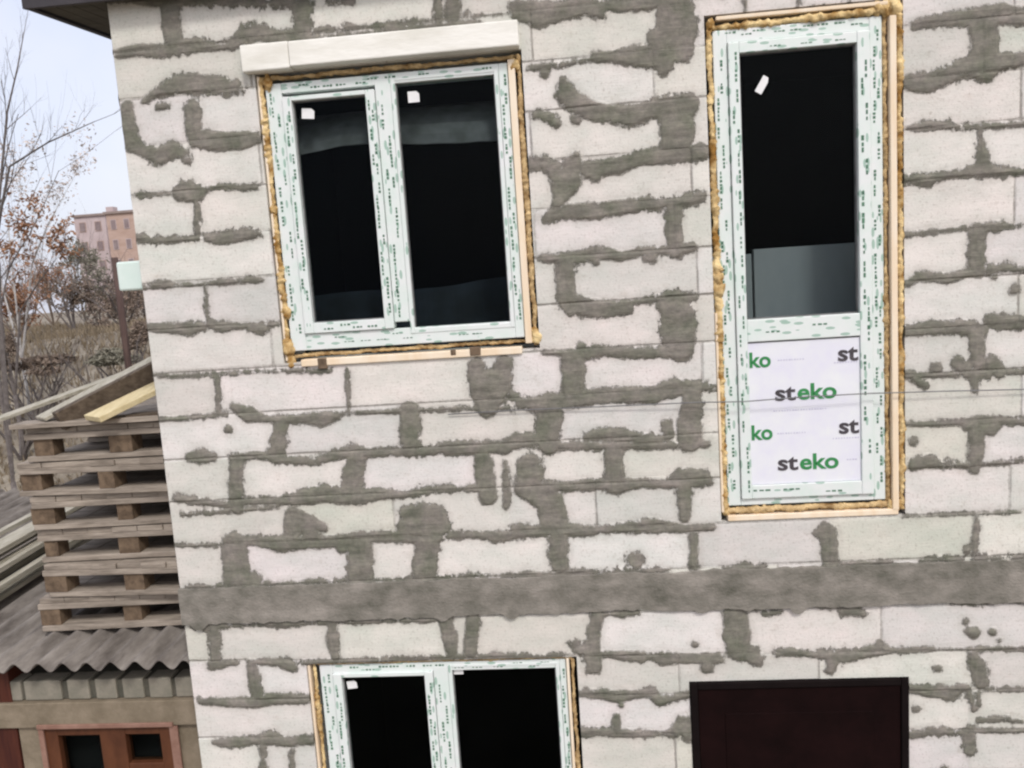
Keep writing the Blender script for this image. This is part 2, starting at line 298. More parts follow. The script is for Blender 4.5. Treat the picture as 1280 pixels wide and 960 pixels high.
# ------------------------------------------------------------------ HOUSE WALL: traced mortar, and shaded gaps painted with it
CR = {'A':(0,0,.25),'B':(280,0,.25),'C':(560,0,.25),'D':(840,0,.34375),'E':(0,180,.25),'F':(280,220,.25),'G':(560,220,.25),'H':(840,300,.34375),
      'I':(0,400,.25),'J':(200,440,.34375),'K':(200,630,.34375),'L':(560,440,.34375),'M':(560,630,.34375),'N':(880,630,.3125)}
ST = {
'A': [[(850,0,45),(855,100,45),(870,190,45)],[(630,-5,22),(900,5,26),(1000,5,18),(1280,8,15)],[(585,280,10),(700,268,14),(800,262,18)],[(800,265,20),(880,240,38),(1000,225,28)],
      [(1000,230,18),(1110,240,10),(1160,225,24)],[(1160,230,22),(1230,170,38),(1280,165,38)],[(715,510,10),(800,455,22),(880,425,40),(990,415,46),(1100,425,38),(1180,440,26),(1215,452,10)],
      [(640,530,30),(640,620,36),(665,720,36),(740,760,30),(800,780,38),(860,745,36),(930,770,22)],[(930,800,18),(945,800,14)],[(790,535,12),(830,530,10)],
      [(965,550,40),(965,640,40),(980,690,38)],[(980,690,42),(1080,705,44),(1200,705,42),(1280,690,28)]],
'B': [[(0,15,13),(300,12,18),(400,30,26)],[(520,8,10),(640,8,12)],[(395,40,46),(400,120,42),(395,190,44)],[(100,180,34),(170,160,32),(260,180,28),(350,185,28)],
      [(1145,10,30),(1145,80,32)],[(1210,70,10)],[(420,195,8),(1280,110,9)],[(0,465,10),(60,430,26)]],  # long stroke above the lintel paints its black gap in mortar colour
'C': [[(350,50,42),(450,70,55),(560,60,40),(680,30,40),(760,50,40)],[(800,30,26),(900,30,22),(1000,20,28),(1100,0,30)],[(1130,40,82),(1150,150,86),(1160,250,56)],
      [(1060,200,56),(1080,280,56)],[(740,285,22),(850,285,30),(960,280,46),(1060,290,50)],[(1080,340,32)],[(580,325,6),(740,290,8)],[(400,345,10),(480,330,12),(570,325,12)],[(480,368,16)],  # level stroke beside the lintel end is a gap's shadow in mortar colour
      [(575,400,16),(590,470,42),(640,520,42),(720,555,42),(820,570,40),(920,580,44),(1000,550,38),(1080,530,46),(1200,530,50)],[(540,615,22)],[(640,600,22)],[(940,605,20)],
      [(440,572,18),(510,590,26)],[(1120,560,66),(1150,640,74),(1140,720,70)],[(420,820,28),(480,810,28),(530,850,36),(570,900,42)],[(640,780,22),(620,830,44),(620,900,36)],
      [(700,850,36),(760,840,36),(850,830,36),(950,790,34),(1050,780,34),(1150,770,36),(1260,760,36)],[(740,885,22)],[(560,900,46),(570,970,42)],[(620,940,26)]],
'G': [[(560,0,34),(570,80,28),(545,150,28)],[(620,0,32),(625,50,24)],[(500,200,26),(540,185,32),(620,175,36),(720,175,38),(800,165,34),(900,150,32),(1000,135,30),(1060,145,20)],
      [(1060,140,18),(1130,135,20),(1200,120,24),(1260,105,20)],[(1125,150,36),(1130,260,36),(1135,370,36)],
      [(470,410,14),(560,410,22),(640,410,28),(720,390,30),(800,390,26),(870,400,18),(950,380,20),(1050,375,18),(1130,370,20),(1220,355,22)],[(745,430,14)],[(1000,405,26),(1025,405,26)],
      [(590,430,42),(582,540,42),(600,630,46)],[(640,640,42),(720,660,44),(800,665,38),(900,660,28)],[(620,650,46)],[(860,635,18),(950,630,12),(1040,610,16),(1130,610,28),(1220,605,22)],
      [(1110,640,56),(1150,700,76),(1150,790,82),(1160,850,66)],[(480,880,8),(550,885,12),(620,890,24),(700,890,26),(760,870,28),(830,880,24),(950,885,26),(1080,880,22),(1200,880,20)],[(665,860,24)]],
'E': [[(880,240,18),(905,238,42),(940,235,50),(975,245,44),(995,255,22)],[(985,290,12),(990,460,14)],[(680,255,6),(870,245,7)],[(1020,230,10),(1100,215,12),(1280,215,8)],
      [(700,470,18),(760,482,14),(1000,470,8)],[(1030,465,18),(1080,470,28),(1150,465,26),(1230,455,22),(1280,455,16)],[(760,705,12),(830,700,20),(880,705,10)],
      [(700,720,5),(880,705,7),(1020,700,6),(1080,690,12),(1200,690,8),(1250,680,15),(1280,675,15)],[(1025,710,8),(1040,900,8)],[(750,915,18),(850,920,28),(950,920,32),(1020,910,18)],
      [(1050,900,20),(1120,915,26),(1200,910,13),(1280,905,12)],[(690,935,22)]],
'F': [[(0,300,20),(100,290,20),(170,285,20)],[(60,525,8),(130,518,16),(190,520,10)],[(0,745,8),(270,742,8)],[(130,760,18),(200,765,20)],[(0,60,7),(150,45,7)],[(0,525,6),(180,515,6)]],
'D': [[(880,92,10),(950,75,17),(1040,65,20),(1120,65,32),(1200,50,30),(1260,60,28),(1290,60,26)],[(1130,90,44),(1140,150,38),(1130,210,50)],
      [(870,300,26),(930,300,30),(1000,275,26),(1070,240,30),(1140,240,46),(1200,225,26),(1270,215,18),(1300,215,18)],[(860,463,7),(890,462,9),(950,455,13),(1050,462,6),(1300,452,7)],
      [(1120,465,6),(1125,540,8),(1130,590,24)],[(850,650,13),(930,655,18),(1000,640,12),(1060,630,13),(1130,615,26),(1190,628,12),(1300,625,7)],[(850,852,8),(1080,830,6),(1300,820,5)],
      [(1100,830,15),(1190,822,14)],[(1110,840,26),(1105,960,26)],[(265,0,5),(268,60,5)],[(460,0,5),(460,40,5)],[(645,0,4),(648,25,4)],[(130,85,7),(640,25,6)]],
'H': [[(1110,0,25),(1110,110,21)],[(850,158,10),(870,150,12),(900,130,14),(1000,140,17),(1080,120,12),(1120,120,14)],[(1160,110,17),(1200,100,12),(1290,110,10)],[(1170,130,13)],[(1245,180,15)],
      [(850,330,18),(930,320,23),(1030,315,22),(1120,325,24)],[(1150,290,16),(1200,300,23),(1290,300,23)],[(1105,340,28),(1110,400,25),(1115,450,20)],[(860,490,15),(900,490,8),(1000,490,6),(1290,478,6)],
      [(960,465,20)],[(1040,450,24),(1070,480,20)],[(1165,450,26),(1190,480,22)],[(1150,490,12)],[(1100,480,13),(1100,545,8)],[(880,505,12),(920,530,13)],
      [(850,668,7),(960,668,9),(1040,660,10),(1100,655,15),(1180,655,14),(1290,658,12)],[(1080,670,20),(1160,680,28)],[(1110,690,27),(1105,770,25),(1100,830,20)],
      [(880,815,20),(930,800,22),(980,815,12),(1080,820,10),(1200,810,7),(1290,795,6)],[(875,730,13)]],
'I': [[(770,272,5),(830,270,5)],[(820,490,10),(860,492,8)],],
'J': [[(-5,90,4),(200,80,4),(420,68,4),(620,68,4)],[(207,90,6),(212,230,6)],[(680,60,5),(685,225,5)],[(1150,50,28),(1165,150,38),(1190,210,28)],[(1250,50,33),(1240,120,38),(1200,200,28)],
      [(1200,120,54),(1205,160,46)],[(0,243,8),(100,240,9),(240,225,8)],[(270,200,14),(320,225,30),(365,240,16)],[(365,245,10),(450,245,14),(540,240,17),(590,245,26),(640,230,14)],
      [(640,225,6),(680,220,5),(870,215,8),(1130,205,5),(1290,205,5)],[(248,278,14)],[(438,265,22),(428,320,30),(425,370,34)],[(110,380,18),(150,378,26),(190,382,16)],
      [(270,385,18),(350,375,13),(480,395,11),(560,395,15),(640,375,16),(700,360,26),(760,365,17),(860,360,15),(960,365,13),(1040,345,20),(1120,345,22),(1200,345,20),(1260,350,22)],
      [(908,215,34),(910,345,34)],[(280,390,22),(275,480,26),(280,560,28)],[(715,390,33),(700,450,36),(700,500,42)],[(60,530,13),(120,540,13),(240,555,8),(300,560,13)],
      [(300,545,13),(440,540,17),(540,525,28),(600,515,32),(660,520,30),(720,530,24),(790,515,22),(880,520,12),(980,500,13),(1100,495,10),(1160,495,13)],
      [(1175,395,30),(1180,450,33),(1195,520,34)],[(1255,400,8),(1260,560,12)],[(80,590,5),(240,578,6),(430,562,6)],[(480,590,26),(480,680,30)],[(490,595,28),(550,620,28),(600,640,13)],
      [(540,640,33),(560,680,30)],[(250,690,23),(330,685,18),(430,700,26),(540,690,26),(640,690,22),(720,680,28),(780,670,20),(870,670,20),(960,670,28)],
      [(900,590,28),(960,590,42),(1000,600,42),(1030,640,26)],[(900,640,38),(990,650,48)],[(970,700,43),(965,790,43),(960,840,43)],[(1050,665,13),(1150,665,11),(1220,670,20),(1290,665,15)],
      [(270,700,46),(275,770,48),(290,850,60)],[(340,830,34)],[(725,700,48),(728,760,46),(730,840,48)],[(650,690,22),(660,705,26)],[(60,702,5),(220,700,6)]],
'K': [[(195,440,15),(200,520,19),(205,575,21)],[(180,445,18),(230,440,13)],[(190,585,17),(270,575,11)],[(625,420,17),(630,500,21),(640,560,17)],[(1040,420,26),(1055,480,28),(1060,540,17)],
      [(1135,415,23),(1130,540,25)],[(320,570,8),(400,575,12),(440,575,18),(480,590,20)],[(520,575,9),(640,570,8)],[(640,570,8),(1290,550,8)],[(335,590,19),(345,640,23),(355,690,26)],
      [(150,715,15),(250,720,19),(340,720,22),(430,705,22),(540,710,17)],[(200,865,8),(260,865,23),(340,858,15),(410,850,26),(450,865,17),(550,855,20)],[(375,880,13),(375,990,13)],[(480,900,8),(480,960,8)]],
'L': [[(450,30,40),(455,90,40),(455,160,36)],[(230,150,13),(260,180,22),(340,190,24),(400,180,26),(440,180,28),(530,160,26),(640,155,28),(750,155,28),(830,130,30),(900,125,20),(960,130,8)],
      [(890,130,26),(885,200,34),(875,270,40),(880,320,42)],[(800,260,18),(800,300,20)],[(370,200,48),(365,260,46),(365,330,40)],
      [(500,310,14),(560,300,22),(640,305,22),(720,315,17),(770,315,17)],[(0,355,20),(60,350,22),(130,350,18),(200,345,22),(250,320,28),(320,320,20),(420,340,13),(500,340,14),(700,340,12),(940,335,12)],
      [(600,370,33),(605,430,33),(610,480,36)],[(340,490,18),(400,490,15),(480,485,20),(560,480,18),(620,490,24),(700,475,16),(800,475,18),(860,460,36),(930,460,30)],
      [(300,420,46),(290,490,46),(370,540,46),(385,620,50)],[(855,500,26),(860,600,20)],[(250,650,26),(320,650,20),(400,640,24),(500,650,18),(600,640,12),(740,630,26),(860,640,13),(960,635,13)],
      [(400,680,33),(405,770,33)],[(893,670,15),(893,780,13)],[(680,760,28)]],
'M': [[(540,400,20),(530,480,24),(520,530,33),(530,590,28)],[(460,510,17)],[(480,530,19)],[(570,545,10),(640,550,19),(700,555,19),(740,555,8),(780,560,26),(850,560,17),(930,560,22),(990,565,12)],
      [(940,590,23)],[(900,510,11)],[(480,690,13),(560,690,19),(620,700,24),(690,690,12),(740,685,17),(770,715,19),(880,690,12)],[(630,730,13)],
      [(490,830,19),(560,830,15),(620,830,17),(700,835,12),(780,835,10),(820,830,20),(860,800,32),(880,840,25)],[(615,770,11),(610,820,15)],[(0,557,7),(430,552,7)]],
'N': [[(800,45,4),(1270,30,4)],[(1090,45,5),(1080,150,10),(1075,210,8)],[(1050,185,10)],[(490,110,34),(505,160,28),(505,240,30)],[(460,120,16)],[(125,440,43),(130,520,52),(135,580,43)],
      [(190,600,36),(210,620,28)],[(0,605,18),(50,610,15)],[(290,600,11),(350,590,15),(420,600,10),(500,605,20),(560,610,28),(620,600,18),(690,580,24),(760,585,10),(900,580,6),(1050,580,7),(1290,578,8)],
      [(510,630,26),(500,660,18)],[(700,560,16)],[(1045,470,11)],[(1065,508,16),(1080,512,22)],[(1155,510,15)],[(1180,545,9)],[(935,655,14)],[(1070,600,15),(1095,650,34),(1110,710,28)],
      [(820,735,15),(900,745,26),(980,755,28),(1040,730,17)],[(1050,730,8),(1080,820,8)],[(1130,740,9),(1290,742,6)],[(1095,760,7),(1100,800,6)],[(850,820,14)],
      [(830,925,14),(900,910,17),(980,910,15),(1020,915,8)],[(1060,910,20),(1060,990,18)],[(1100,862,10),(1200,860,10),(1270,870,6)],[(1215,855,12)],[(1060,905,10),(1290,905,7)],
      [(560,425,20),(600,430,20),(640,440,11)],[(240,438,9),(300,430,9)]]}
strokes = []
for k, ls in ST.items():
    ox, oy, s = CR[k]
    for l_ in ls:
        o = []
        for x, y, r in l_:
            p = at(ox+x*s, oy+y*s, 0); o.append((p.x, p.z, r*s*.00366*1.06+.001))
        strokes.append(o)
for zz_, sgn in ((CAMZ-1.387, 1), (CAMZ-1.592, -1)):
    x = -2.0
    while x < 3.3:
        w_ = random.uniform(.04, .35)
        if random.random() < .7: strokes.append([(x, zz_, .006), (x+w_/2, zz_+sgn*random.uniform(0, .006), random.uniform(.008, .022)), (x+w_, zz_, .006)])
        x += w_*random.uniform(.8, 1.3)
# courses outside the photographed area, same habit of laying
rr = random.Random(3)
cz = [CAMZ-1.385+.2118*k for k in range(0, 16)] + [CAMZ-1.585-.2075*k for k in range(0, 12)]
for i, z in enumerate(cz):
    inside = CAMZ-2.42 < z < CAMZ+1.12
    x = 2.04 if inside else -2.03
    while x < 3.6:
        xe = x+rr.uniform(.08, .3); r = rr.choice([.002, .003, .008, .012, .016])
        strokes.append([(x, z, .004), ((x+xe)/2, z+rr.uniform(-.006, .006), r), (xe, z, .004)]); x = xe
    x = (2.3 if inside else -1.75) + .3*(i % 2)
    while x < 3.6:
        r = rr.choice([.003, .006, .014, .02]); strokes.append([(x, z, r), (x+.005, z+.21, r*rr.uniform(.6, 1.2))]); x += .61

CZ = [(-2.41,-2.42),(-2.185,-2.212),(-1.978,-2.016),(-1.774,-1.822),(-1.572,-1.600),(-1.392,-1.376),(-1.17,-1.17),(-.953,-.958),(-.746,-.742),(-.538,-.526),(-.323,-.328),(-.114,-.115),(.103,.090),(.309,.313),(.511,.530),(.73,.74),(.94,.953),(1.15,1.165),(1.365,1.375)]
CZ = [(CAMZ-2.41-.2075*k, CAMZ-2.42-.2075*k) for k in range(7, 0, -1)]+[(CAMZ+a, CAMZ+b) for a, b in CZ]
zc = lambda k, x: CZ[k][0]+(CZ[k][1]-CZ[k][0])*(x+2.03)/3.6
joints = []
for k in range(len(CZ)):
    x = -2.03
    while x < 3.4:
        joints.append([(x, zc(k, x)+rr.uniform(-.0012, .0012), .0009), (x+.30, zc(k, x+.3)+rr.uniform(-.0012, .0012), .0009)]); x += .3
    if abs(k-12) <= 0: continue
WX0, WX1, WZ0, WZ1 = -2.03, 3.4, 0.0, 5.46
OP = {'window': (-1.385, -.178, CAMZ-.310, CAMZ+1.002), 'balcony': (.610, 1.432, CAMZ-1.165, CAMZ+1.070),
      'lower': (-1.432, -.095, CAMZ-3.05, CAMZ-1.805), 'door': (.433, 1.443, 0.02, CAMZ-1.945)}
def axis(a, b, st, cuts):
    v = list(np.arange(a, b, st))+[b]
    v = [q for q in v if all(abs(q-c) > st*.45 for c in cuts)]+[c for c in cuts if a <= c <= b]
    return np.array(sorted(set(v)))
cx = sorted({c for o in OP.values() for c in o[:2]}); czz = sorted({c for o in OP.values() for c in o[2:]})
gx = axis(WX0, WX1, .0105, cx); gz = axis(WZ0, WZ1, .0105, czz)
X, Z = np.meshgrid(gx, gz)
# which course, and which block of the course, each point belongs to (from the traced upright joints)
course = np.zeros(X.shape, int); block = np.zeros(X.shape, int)
for k in range(len(CZ)): course += (Z > zc(k, X)).astype(int)
for k in range(1, len(CZ)):
    ups = []
    for st in strokes:
        if len(st) < 2: continue
        dzz = max(p[1] for p in st)-min(p[1] for p in st); dxx = max(p[0] for p in st)-min(p[0] for p in st)
        xm = sum(p[0] for p in st)/len(st); zmid = (zc(k-1, xm)+zc(k, xm))/2
        if dzz > .09 and dxx < .09 and min(p[1] for p in st) < zmid+.03 and max(p[1] for p in st) > zmid-.03: ups.append(xm)
    ups = sorted(ups); keep_ = []
    for u in ups:
        if not keep_ or u-keep_[-1] > .12: keep_.append(u)
    allu = [-2.03]+keep_+[3.4]; full = list(keep_)
    for a_, b_ in zip(allu[:-1], allu[1:]):
        n_ = int((b_-a_)/.74)
        for q_ in range(n_):
            xx_ = a_+(b_-a_)*(q_+1)/(n_+1)+rr.uniform(-.03, .03); full.append(xx_)
            if k != 13: joints.append([(xx_, zc(k-1, xx_), .0009), (xx_+rr.uniform(-.003, .003), zc(k, xx_), .0009)])
    full = np.array(sorted(full)+[9.])
    mk_ = course == k; block[mk_] = np.searchsorted(full, X[mk_])
JD = np.full(X.shape, .06)
SD = np.full(X.shape, .06)
for T, s in [(SD, s_) for s_ in strokes]+[(JD, s_) for s_ in joints]:
    if len(s) == 1: s = s*2
    for (x0, z0, r0), (x1, z1, r1) in zip(s[:-1], s[1:]):
        m = max(r0, r1)+.06
        i0, i1 = np.searchsorted(gx, (min(x0, x1)-m, max(x0, x1)+m)); j0, j1 = np.searchsorted(gz, (min(z0, z1)-m, max(z0, z1)+m))
        if i0 >= i1 or j0 >= j1: continue
        a = X[j0:j1, i0:i1]; b = Z[j0:j1, i0:i1]
        dx, dz = x1-x0, z1-z0; q = dx*dx+dz*dz+1e-9
        t = np.clip(((a-x0)*dx+(b-z0)*dz)/q, 0, 1)
        d = np.hypot(a-x0-t*dx, b-z0-t*dz)-(r0+t*(r1-r0))
        T[j0:j1, i0:i1] = np.minimum(T[j0:j1, i0:i1], d)
nzv = np.array([noise.noise(Vector((x*9, 0, z*14))) for x, z in zip(X.ravel(), Z.ravel())]).reshape(X.shape)
lift = np.clip((.004-SD)/.016, 0, 1)
Yd = -lift*(.0065+.004*nzv) - .0015*nzv
# blocks sit a few mm in or out of line
bx = block
hsh = lambda a, b, k: np.modf(np.abs(np.sin(a*12.9898+b*78.233+k*37.719)*43758.5453))[0]
h1 = hsh(course, bx, 1); h2 = hsh(course, bx, 2)
edge = (np.abs(X-WX0) < 1e-6) | (np.abs(X-WX1) < 1e-6)
Yd = Yd+(h2-.5)*.004+.0015*np.clip(1-np.abs(JD)/.012, 0, 1)
h3 = hsh(course, bx, 3)
tint = np.stack([.86+.17*h1, .875+.155*h1-.035*h2, .85+.18*h1-.055*h3, np.ones_like(h1)], -1)
nv = X.size; nx = len(gx)
verts = np.stack([X, Yd, Z], -1).reshape(-1, 3)
idx = np.arange(nv).reshape(X.shape)
mx_ = (gx[:-1]+gx[1:])/2; mz_ = (gz[:-1]+gz[1:])/2
keep = np.ones((len(gz)-1, len(gx)-1), bool)
for a0, a1, b0, b1_ in OP.values():
    keep &= ~(((mz_[:, None] > b0) & (mz_[:, None] < b1_)) & ((mx_[None] > a0) & (mx_[None] < a1)))
q = np.stack([idx[:-1, :-1], idx[:-1, 1:], idx[1:, 1:], idx[1:, :-1]], -1)[keep]
faces = q.tolist(); vl = verts.tolist()
def reveal(pairs, back):
    """pull a chain of wall vertices back to depth to give the opening its thickness"""
    n0 = len(vl)
    for i in pairs: vl.append([vl[i][0], back, vl[i][2]])
    for k in range(len(pairs)-1): faces.append([pairs[k], pairs[k+1], n0+k+1, n0+k])
def ix(v, arr): return int(np.argmin(np.abs(arr-v)))
for a0, a1, b0, b1_ in OP.values():
    i0, i1, j0, j1 = ix(a0, gx), ix(a1, gx), ix(b0, gz), ix(b1_, gz)
    reveal([int(idx[j, i0]) for j in range(j0, j1+1)], .30); reveal([int(idx[j, i1]) for j in range(j1, j0-1, -1)], .30)
    reveal([int(idx[j1, i]) for i in range(i0, i1+1)], .30); reveal([int(idx[j0, i]) for i in range(i1, i0-1, -1)], .30)
me = bpy.data.meshes.new('front_wall'); me.from_pydata(vl, [], faces); me.update()
house = empty('house', (0.7, 0, 0))
tag(house, 'unplastered two-storey house of pale aerated blocks with smeared grey mortar joints', 'house')
wall = bpy.data.objects.new('front_wall', me); C.objects.link(wall); wall.parent = house; wall.matrix_parent_inverse = world_of(house).inverted()
me.materials.append(M_wall)
extra = len(vl)-nv
aa = me.attributes.new('mortar', 'FLOAT', 'POINT'); aa.data.foreach_set('value', np.concatenate([SD.ravel(), np.full(extra, .05)]).astype(np.float32))
ja = me.attributes.new('joint', 'FLOAT', 'POINT'); ja.data.foreach_set('value', np.concatenate([JD.ravel(), np.full(extra, .05)]).astype(np.float32))
ta = me.attributes.new('tint', 'FLOAT_COLOR', 'POINT'); ta.data.foreach_set('color', np.concatenate([tint.reshape(-1, 4), np.tile([.95, .93, .9, 1], (extra, 1))]).astype(np.float32).ravel())

# ring beam, edges ragged, slightly proud
bx_ = np.arange(-2.034, 3.41, .02); mbm = MB(); vb = []
for i, x in enumerate(bx_):
    n1 = noise.noise(Vector((x*4, 1, 0)))*.014+noise.noise(Vector((x*22, 2, 0)))*.009
    n2 = noise.noise(Vector((x*3, 5, 0)))*.014+noise.noise(Vector((x*25, 6, 0)))*.010-max(0, noise.noise(Vector((x*9, 7, 0)))-.25)*.09
    zt = CAMZ-1.392+n1; zb = CAMZ-1.580-.018*min(max(x/2, 0), 1)+n2
    ybase = -.018+.004*noise.noise(Vector((x*5, 8, 0)))+(.003 if int((x+2.2)/1.25) % 2 else 0)
    prof = [(zt, .01), (zt-.004, ybase), (zt*.66+zb*.34, ybase-.002), (zt*.34+zb*.66, ybase+.001), (zb+.004, ybase), (zb, .01)]
    for z, y in prof: mbm.v.append((x, y, z))
for i in range(len(bx_)-1):
    for k in range(5):
        a = i*6+k; mbm.f.append((a, a+1, a+7, a+6))
mbm.f.append((0, 1, 2, 3, 4, 5)); mbm.f.append(tuple(len(mbm.v)-1-k for k in range(6)))
mbm.build('ring_beam', M_beam, house)

# rest of the shell: side and back walls, floor between storeys, room lining
def side_grid(x, sgn, y0=0.0):
    gy = np.append(np.arange(y0, 8, .025), 8.); gzz = np.arange(0, 5.46, .025); Y_, Z_ = np.meshgrid(gy, gzz); sd_ = np.full(Y_.shape, .06); r2 = random.Random(5)
    for k in range(len(CZ)):
        z = CZ[k][0]; y = 0
        while y < 8:
            w_ = r2.uniform(.1, .5); q_ = r2.choice([.004, .008, .012, .018]); m_ = (np.abs(Z_-z) < .08) & (Y_ > y-.05) & (Y_ < y+w_+.05)
            sd_[m_] = np.minimum(sd_[m_], np.hypot(np.maximum(np.abs(Y_[m_]-y-w_/2)-w_/2, 0), Z_[m_]-z)-q_); y += w_
        y = .3*(k % 2)+.3
        while y < 8:
            q_ = r2.choice([.005, .012, .02]); m_ = (np.abs(Y_-y) < .08) & (Z_ > z-.02) & (Z_ < z+.23)
            sd_[m_] = np.minimum(sd_[m_], np.hypot(Y_[m_]-y, np.maximum(np.abs(Z_[m_]-z-.105)-.105, 0))-q_); y += .61
    bm_ = (Z_ > CAMZ-1.58) & (Z_ < CAMZ-1.39); sd_[bm_] = -.02
    V_ = np.stack([np.full(Y_.shape, x)+sgn*.004*np.clip((.004-sd_)/.016, 0, 1), Y_, Z_], -1).reshape(-1, 3); id_ = np.arange(Y_.size).reshape(Y_.shape)
    q_ = np.stack([id_[:-1, :-1], id_[1:, :-1], id_[1:, 1:], id_[:-1, 1:]], -1).reshape(-1, 4)
    if sgn > 0: q_ = q_[:, ::-1]
    me_ = bpy.data.meshes.new('side_wall'); me_.from_pydata(V_.tolist(), [], q_.tolist()); me_.update(); me_.materials.append(M_wall)
    for nm_, val in (('mortar', sd_.ravel()), ('joint', np.full(Y_.size, .05))):
        at2 = me_.attributes.new(nm_, 'FLOAT', 'POINT'); at2.data.foreach_set('value', val.astype(np.float32))
    at2 = me_.attributes.new('tint', 'FLOAT_COLOR', 'POINT'); at2.data.foreach_set('color', np.tile([.96, .95, .94, 1], (Y_.size, 1)).astype(np.float32).ravel())
    o = bpy.data.objects.new('side_wall', me_); C.objects.link(o); o.parent = house; o.matrix_parent_inverse = world_of(house).inverted()
side_grid(-2.031, -1); side_grid(3.401, 1)
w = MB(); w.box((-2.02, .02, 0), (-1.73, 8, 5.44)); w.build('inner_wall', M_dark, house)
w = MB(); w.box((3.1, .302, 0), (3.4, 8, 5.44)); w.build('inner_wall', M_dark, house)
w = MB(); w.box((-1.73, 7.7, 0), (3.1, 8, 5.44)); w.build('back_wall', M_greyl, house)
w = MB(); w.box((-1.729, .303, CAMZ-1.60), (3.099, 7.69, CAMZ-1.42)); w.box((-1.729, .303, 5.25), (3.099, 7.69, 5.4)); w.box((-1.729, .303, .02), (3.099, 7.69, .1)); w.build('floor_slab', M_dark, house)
w = MB()   # lining of the rooms right behind the facade, room darkness in its colour
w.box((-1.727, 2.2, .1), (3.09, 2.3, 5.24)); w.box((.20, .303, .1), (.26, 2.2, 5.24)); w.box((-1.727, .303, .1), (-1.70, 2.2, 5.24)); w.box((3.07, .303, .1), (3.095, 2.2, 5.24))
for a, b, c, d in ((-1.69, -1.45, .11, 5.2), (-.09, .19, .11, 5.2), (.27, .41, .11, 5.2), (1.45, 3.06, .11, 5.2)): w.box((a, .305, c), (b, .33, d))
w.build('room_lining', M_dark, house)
# roof: low lean-to rising to the back
zs = at(33, 12, -.06).z
def rz(y): return zs+.09*(y+.06)
w = MB()
x0, x1 = at(33, 12, -.06).x, 3.8
def slab(mb, xa, xb, ya, yb, off, th):
    n = len(mb.v)
    for (x, y) in ((xa, ya), (xb, ya), (xb, yb), (xa, yb)): mb.v.append((x, y, rz(y)+off))
    for (x, y) in ((xa, ya), (xb, ya), (xb, yb), (xa, yb)): mb.v.append((x, y, rz(y)+off+th))
    mb.f += [tuple(n+i for i in q_) for q_ in ((0,3,2,1),(4,5,6,7),(0,1,5,4),(1,2,6,5),(2,3,7,6),(3,0,4,7))]
slab(w, x0-.03, x1, -.09, 8.4, .17, .04); rf = w.build('roof', M_roofm, house)
w = MB()
nb = 4
for i in range(nb):
    xa = x0+.03+i*(.0+(-2.035-x0-.03)/nb); slab(w, xa+.002, xa+(-2.035-x0-.03)/nb-.002, -.055, 8.3, .012, .02)
w.build('soffit', M_soffit, rf)
w = MB(); slab(w, x0, x0+.028, -.058, 8.35, 0, .165); slab(w, x0-.001, x1, -.085, -.060, -.002, .170); w.build('fascia', M_fascia, rf)
w = MB(); slab(w, -2.02, x1-.05, -.057, .0, .06, .09); slab(w, -2.02, 3.38, .01, 8.0, .035, .12); w.build('wall_plate', M_soffit, rf)

# ------------------------------------------------------------------ windows
def frame_boxes(mbv, mbh, x0, x1, z0, z1, wl_, wr, wt, wb, yf, yb):
    mbv.box((x0, yf, z0), (x0+wl_, yb, z1)); mbv.box((x1-wr, yf, z0), (x1, yb, z1))
    mbh.box((x0+wl_, yf+.001, z1-wt), (x1-wr, yb, z1)); mbh.box((x0+wl_, yf+.001, z0), (x1-wr, yb, z0+wb))
def foam_line(mb, p, q, r0, r1, step=.007, amp=.5, wob=.006):
    p = Vector(p); q = Vector(q); n = max(3, int((q-p).length/step)); pts = []; rad = []
    for i in range(n+1):
        c = p.lerp(q, i/n); s = noise.noise(c*7+Vector((3, 1, 2)))
        c = c+Vector((noise.noise(c*11+Vector((9, 0, 0))), noise.noise(c*11+Vector((0, 9, 0)))*.6, noise.noise(c*11+Vector((0, 0, 9)))))*wob
        pts.append(c); rad.append(r0+(r1-r0)*max(0, min(1, .5+s*1.2)))
    mb.tube(pts, rad, 10, amp, 60)
def lump(mb, c, r, seed, k=4):
    """a squeezed-out lump of cured foam: one closed, knobbly surface"""
    c = Vector(c); nu, nv_ = 18, 12; n0 = len(mb.v); off = Vector((seed*3.1, seed*1.7, 0))
    for j in range(nv_+1):
        th = math.pi*j/nv_
        for i in range(nu):
            ph = 2*math.pi*i/nu; d = Vector((math.sin(th)*math.cos(ph), math.sin(th)*math.sin(ph), math.cos(th)))
            q_ = 1+.55*noise.noise(d*1.3+off)+.28*noise.noise(d*3.4+off)+.10*noise.noise(d*8+off)
            mb.v.append(tuple(c+Vector((d.x*r*.85, d.y*r*.6, d.z*r*1.15))*q_))
    for j in range(nv_):
        for i in range(nu):
            a_ = n0+j*nu+i; b_ = n0+j*nu+(i+1) % nu; mb.f.append((a_, b_, b_+nu, a_+nu))
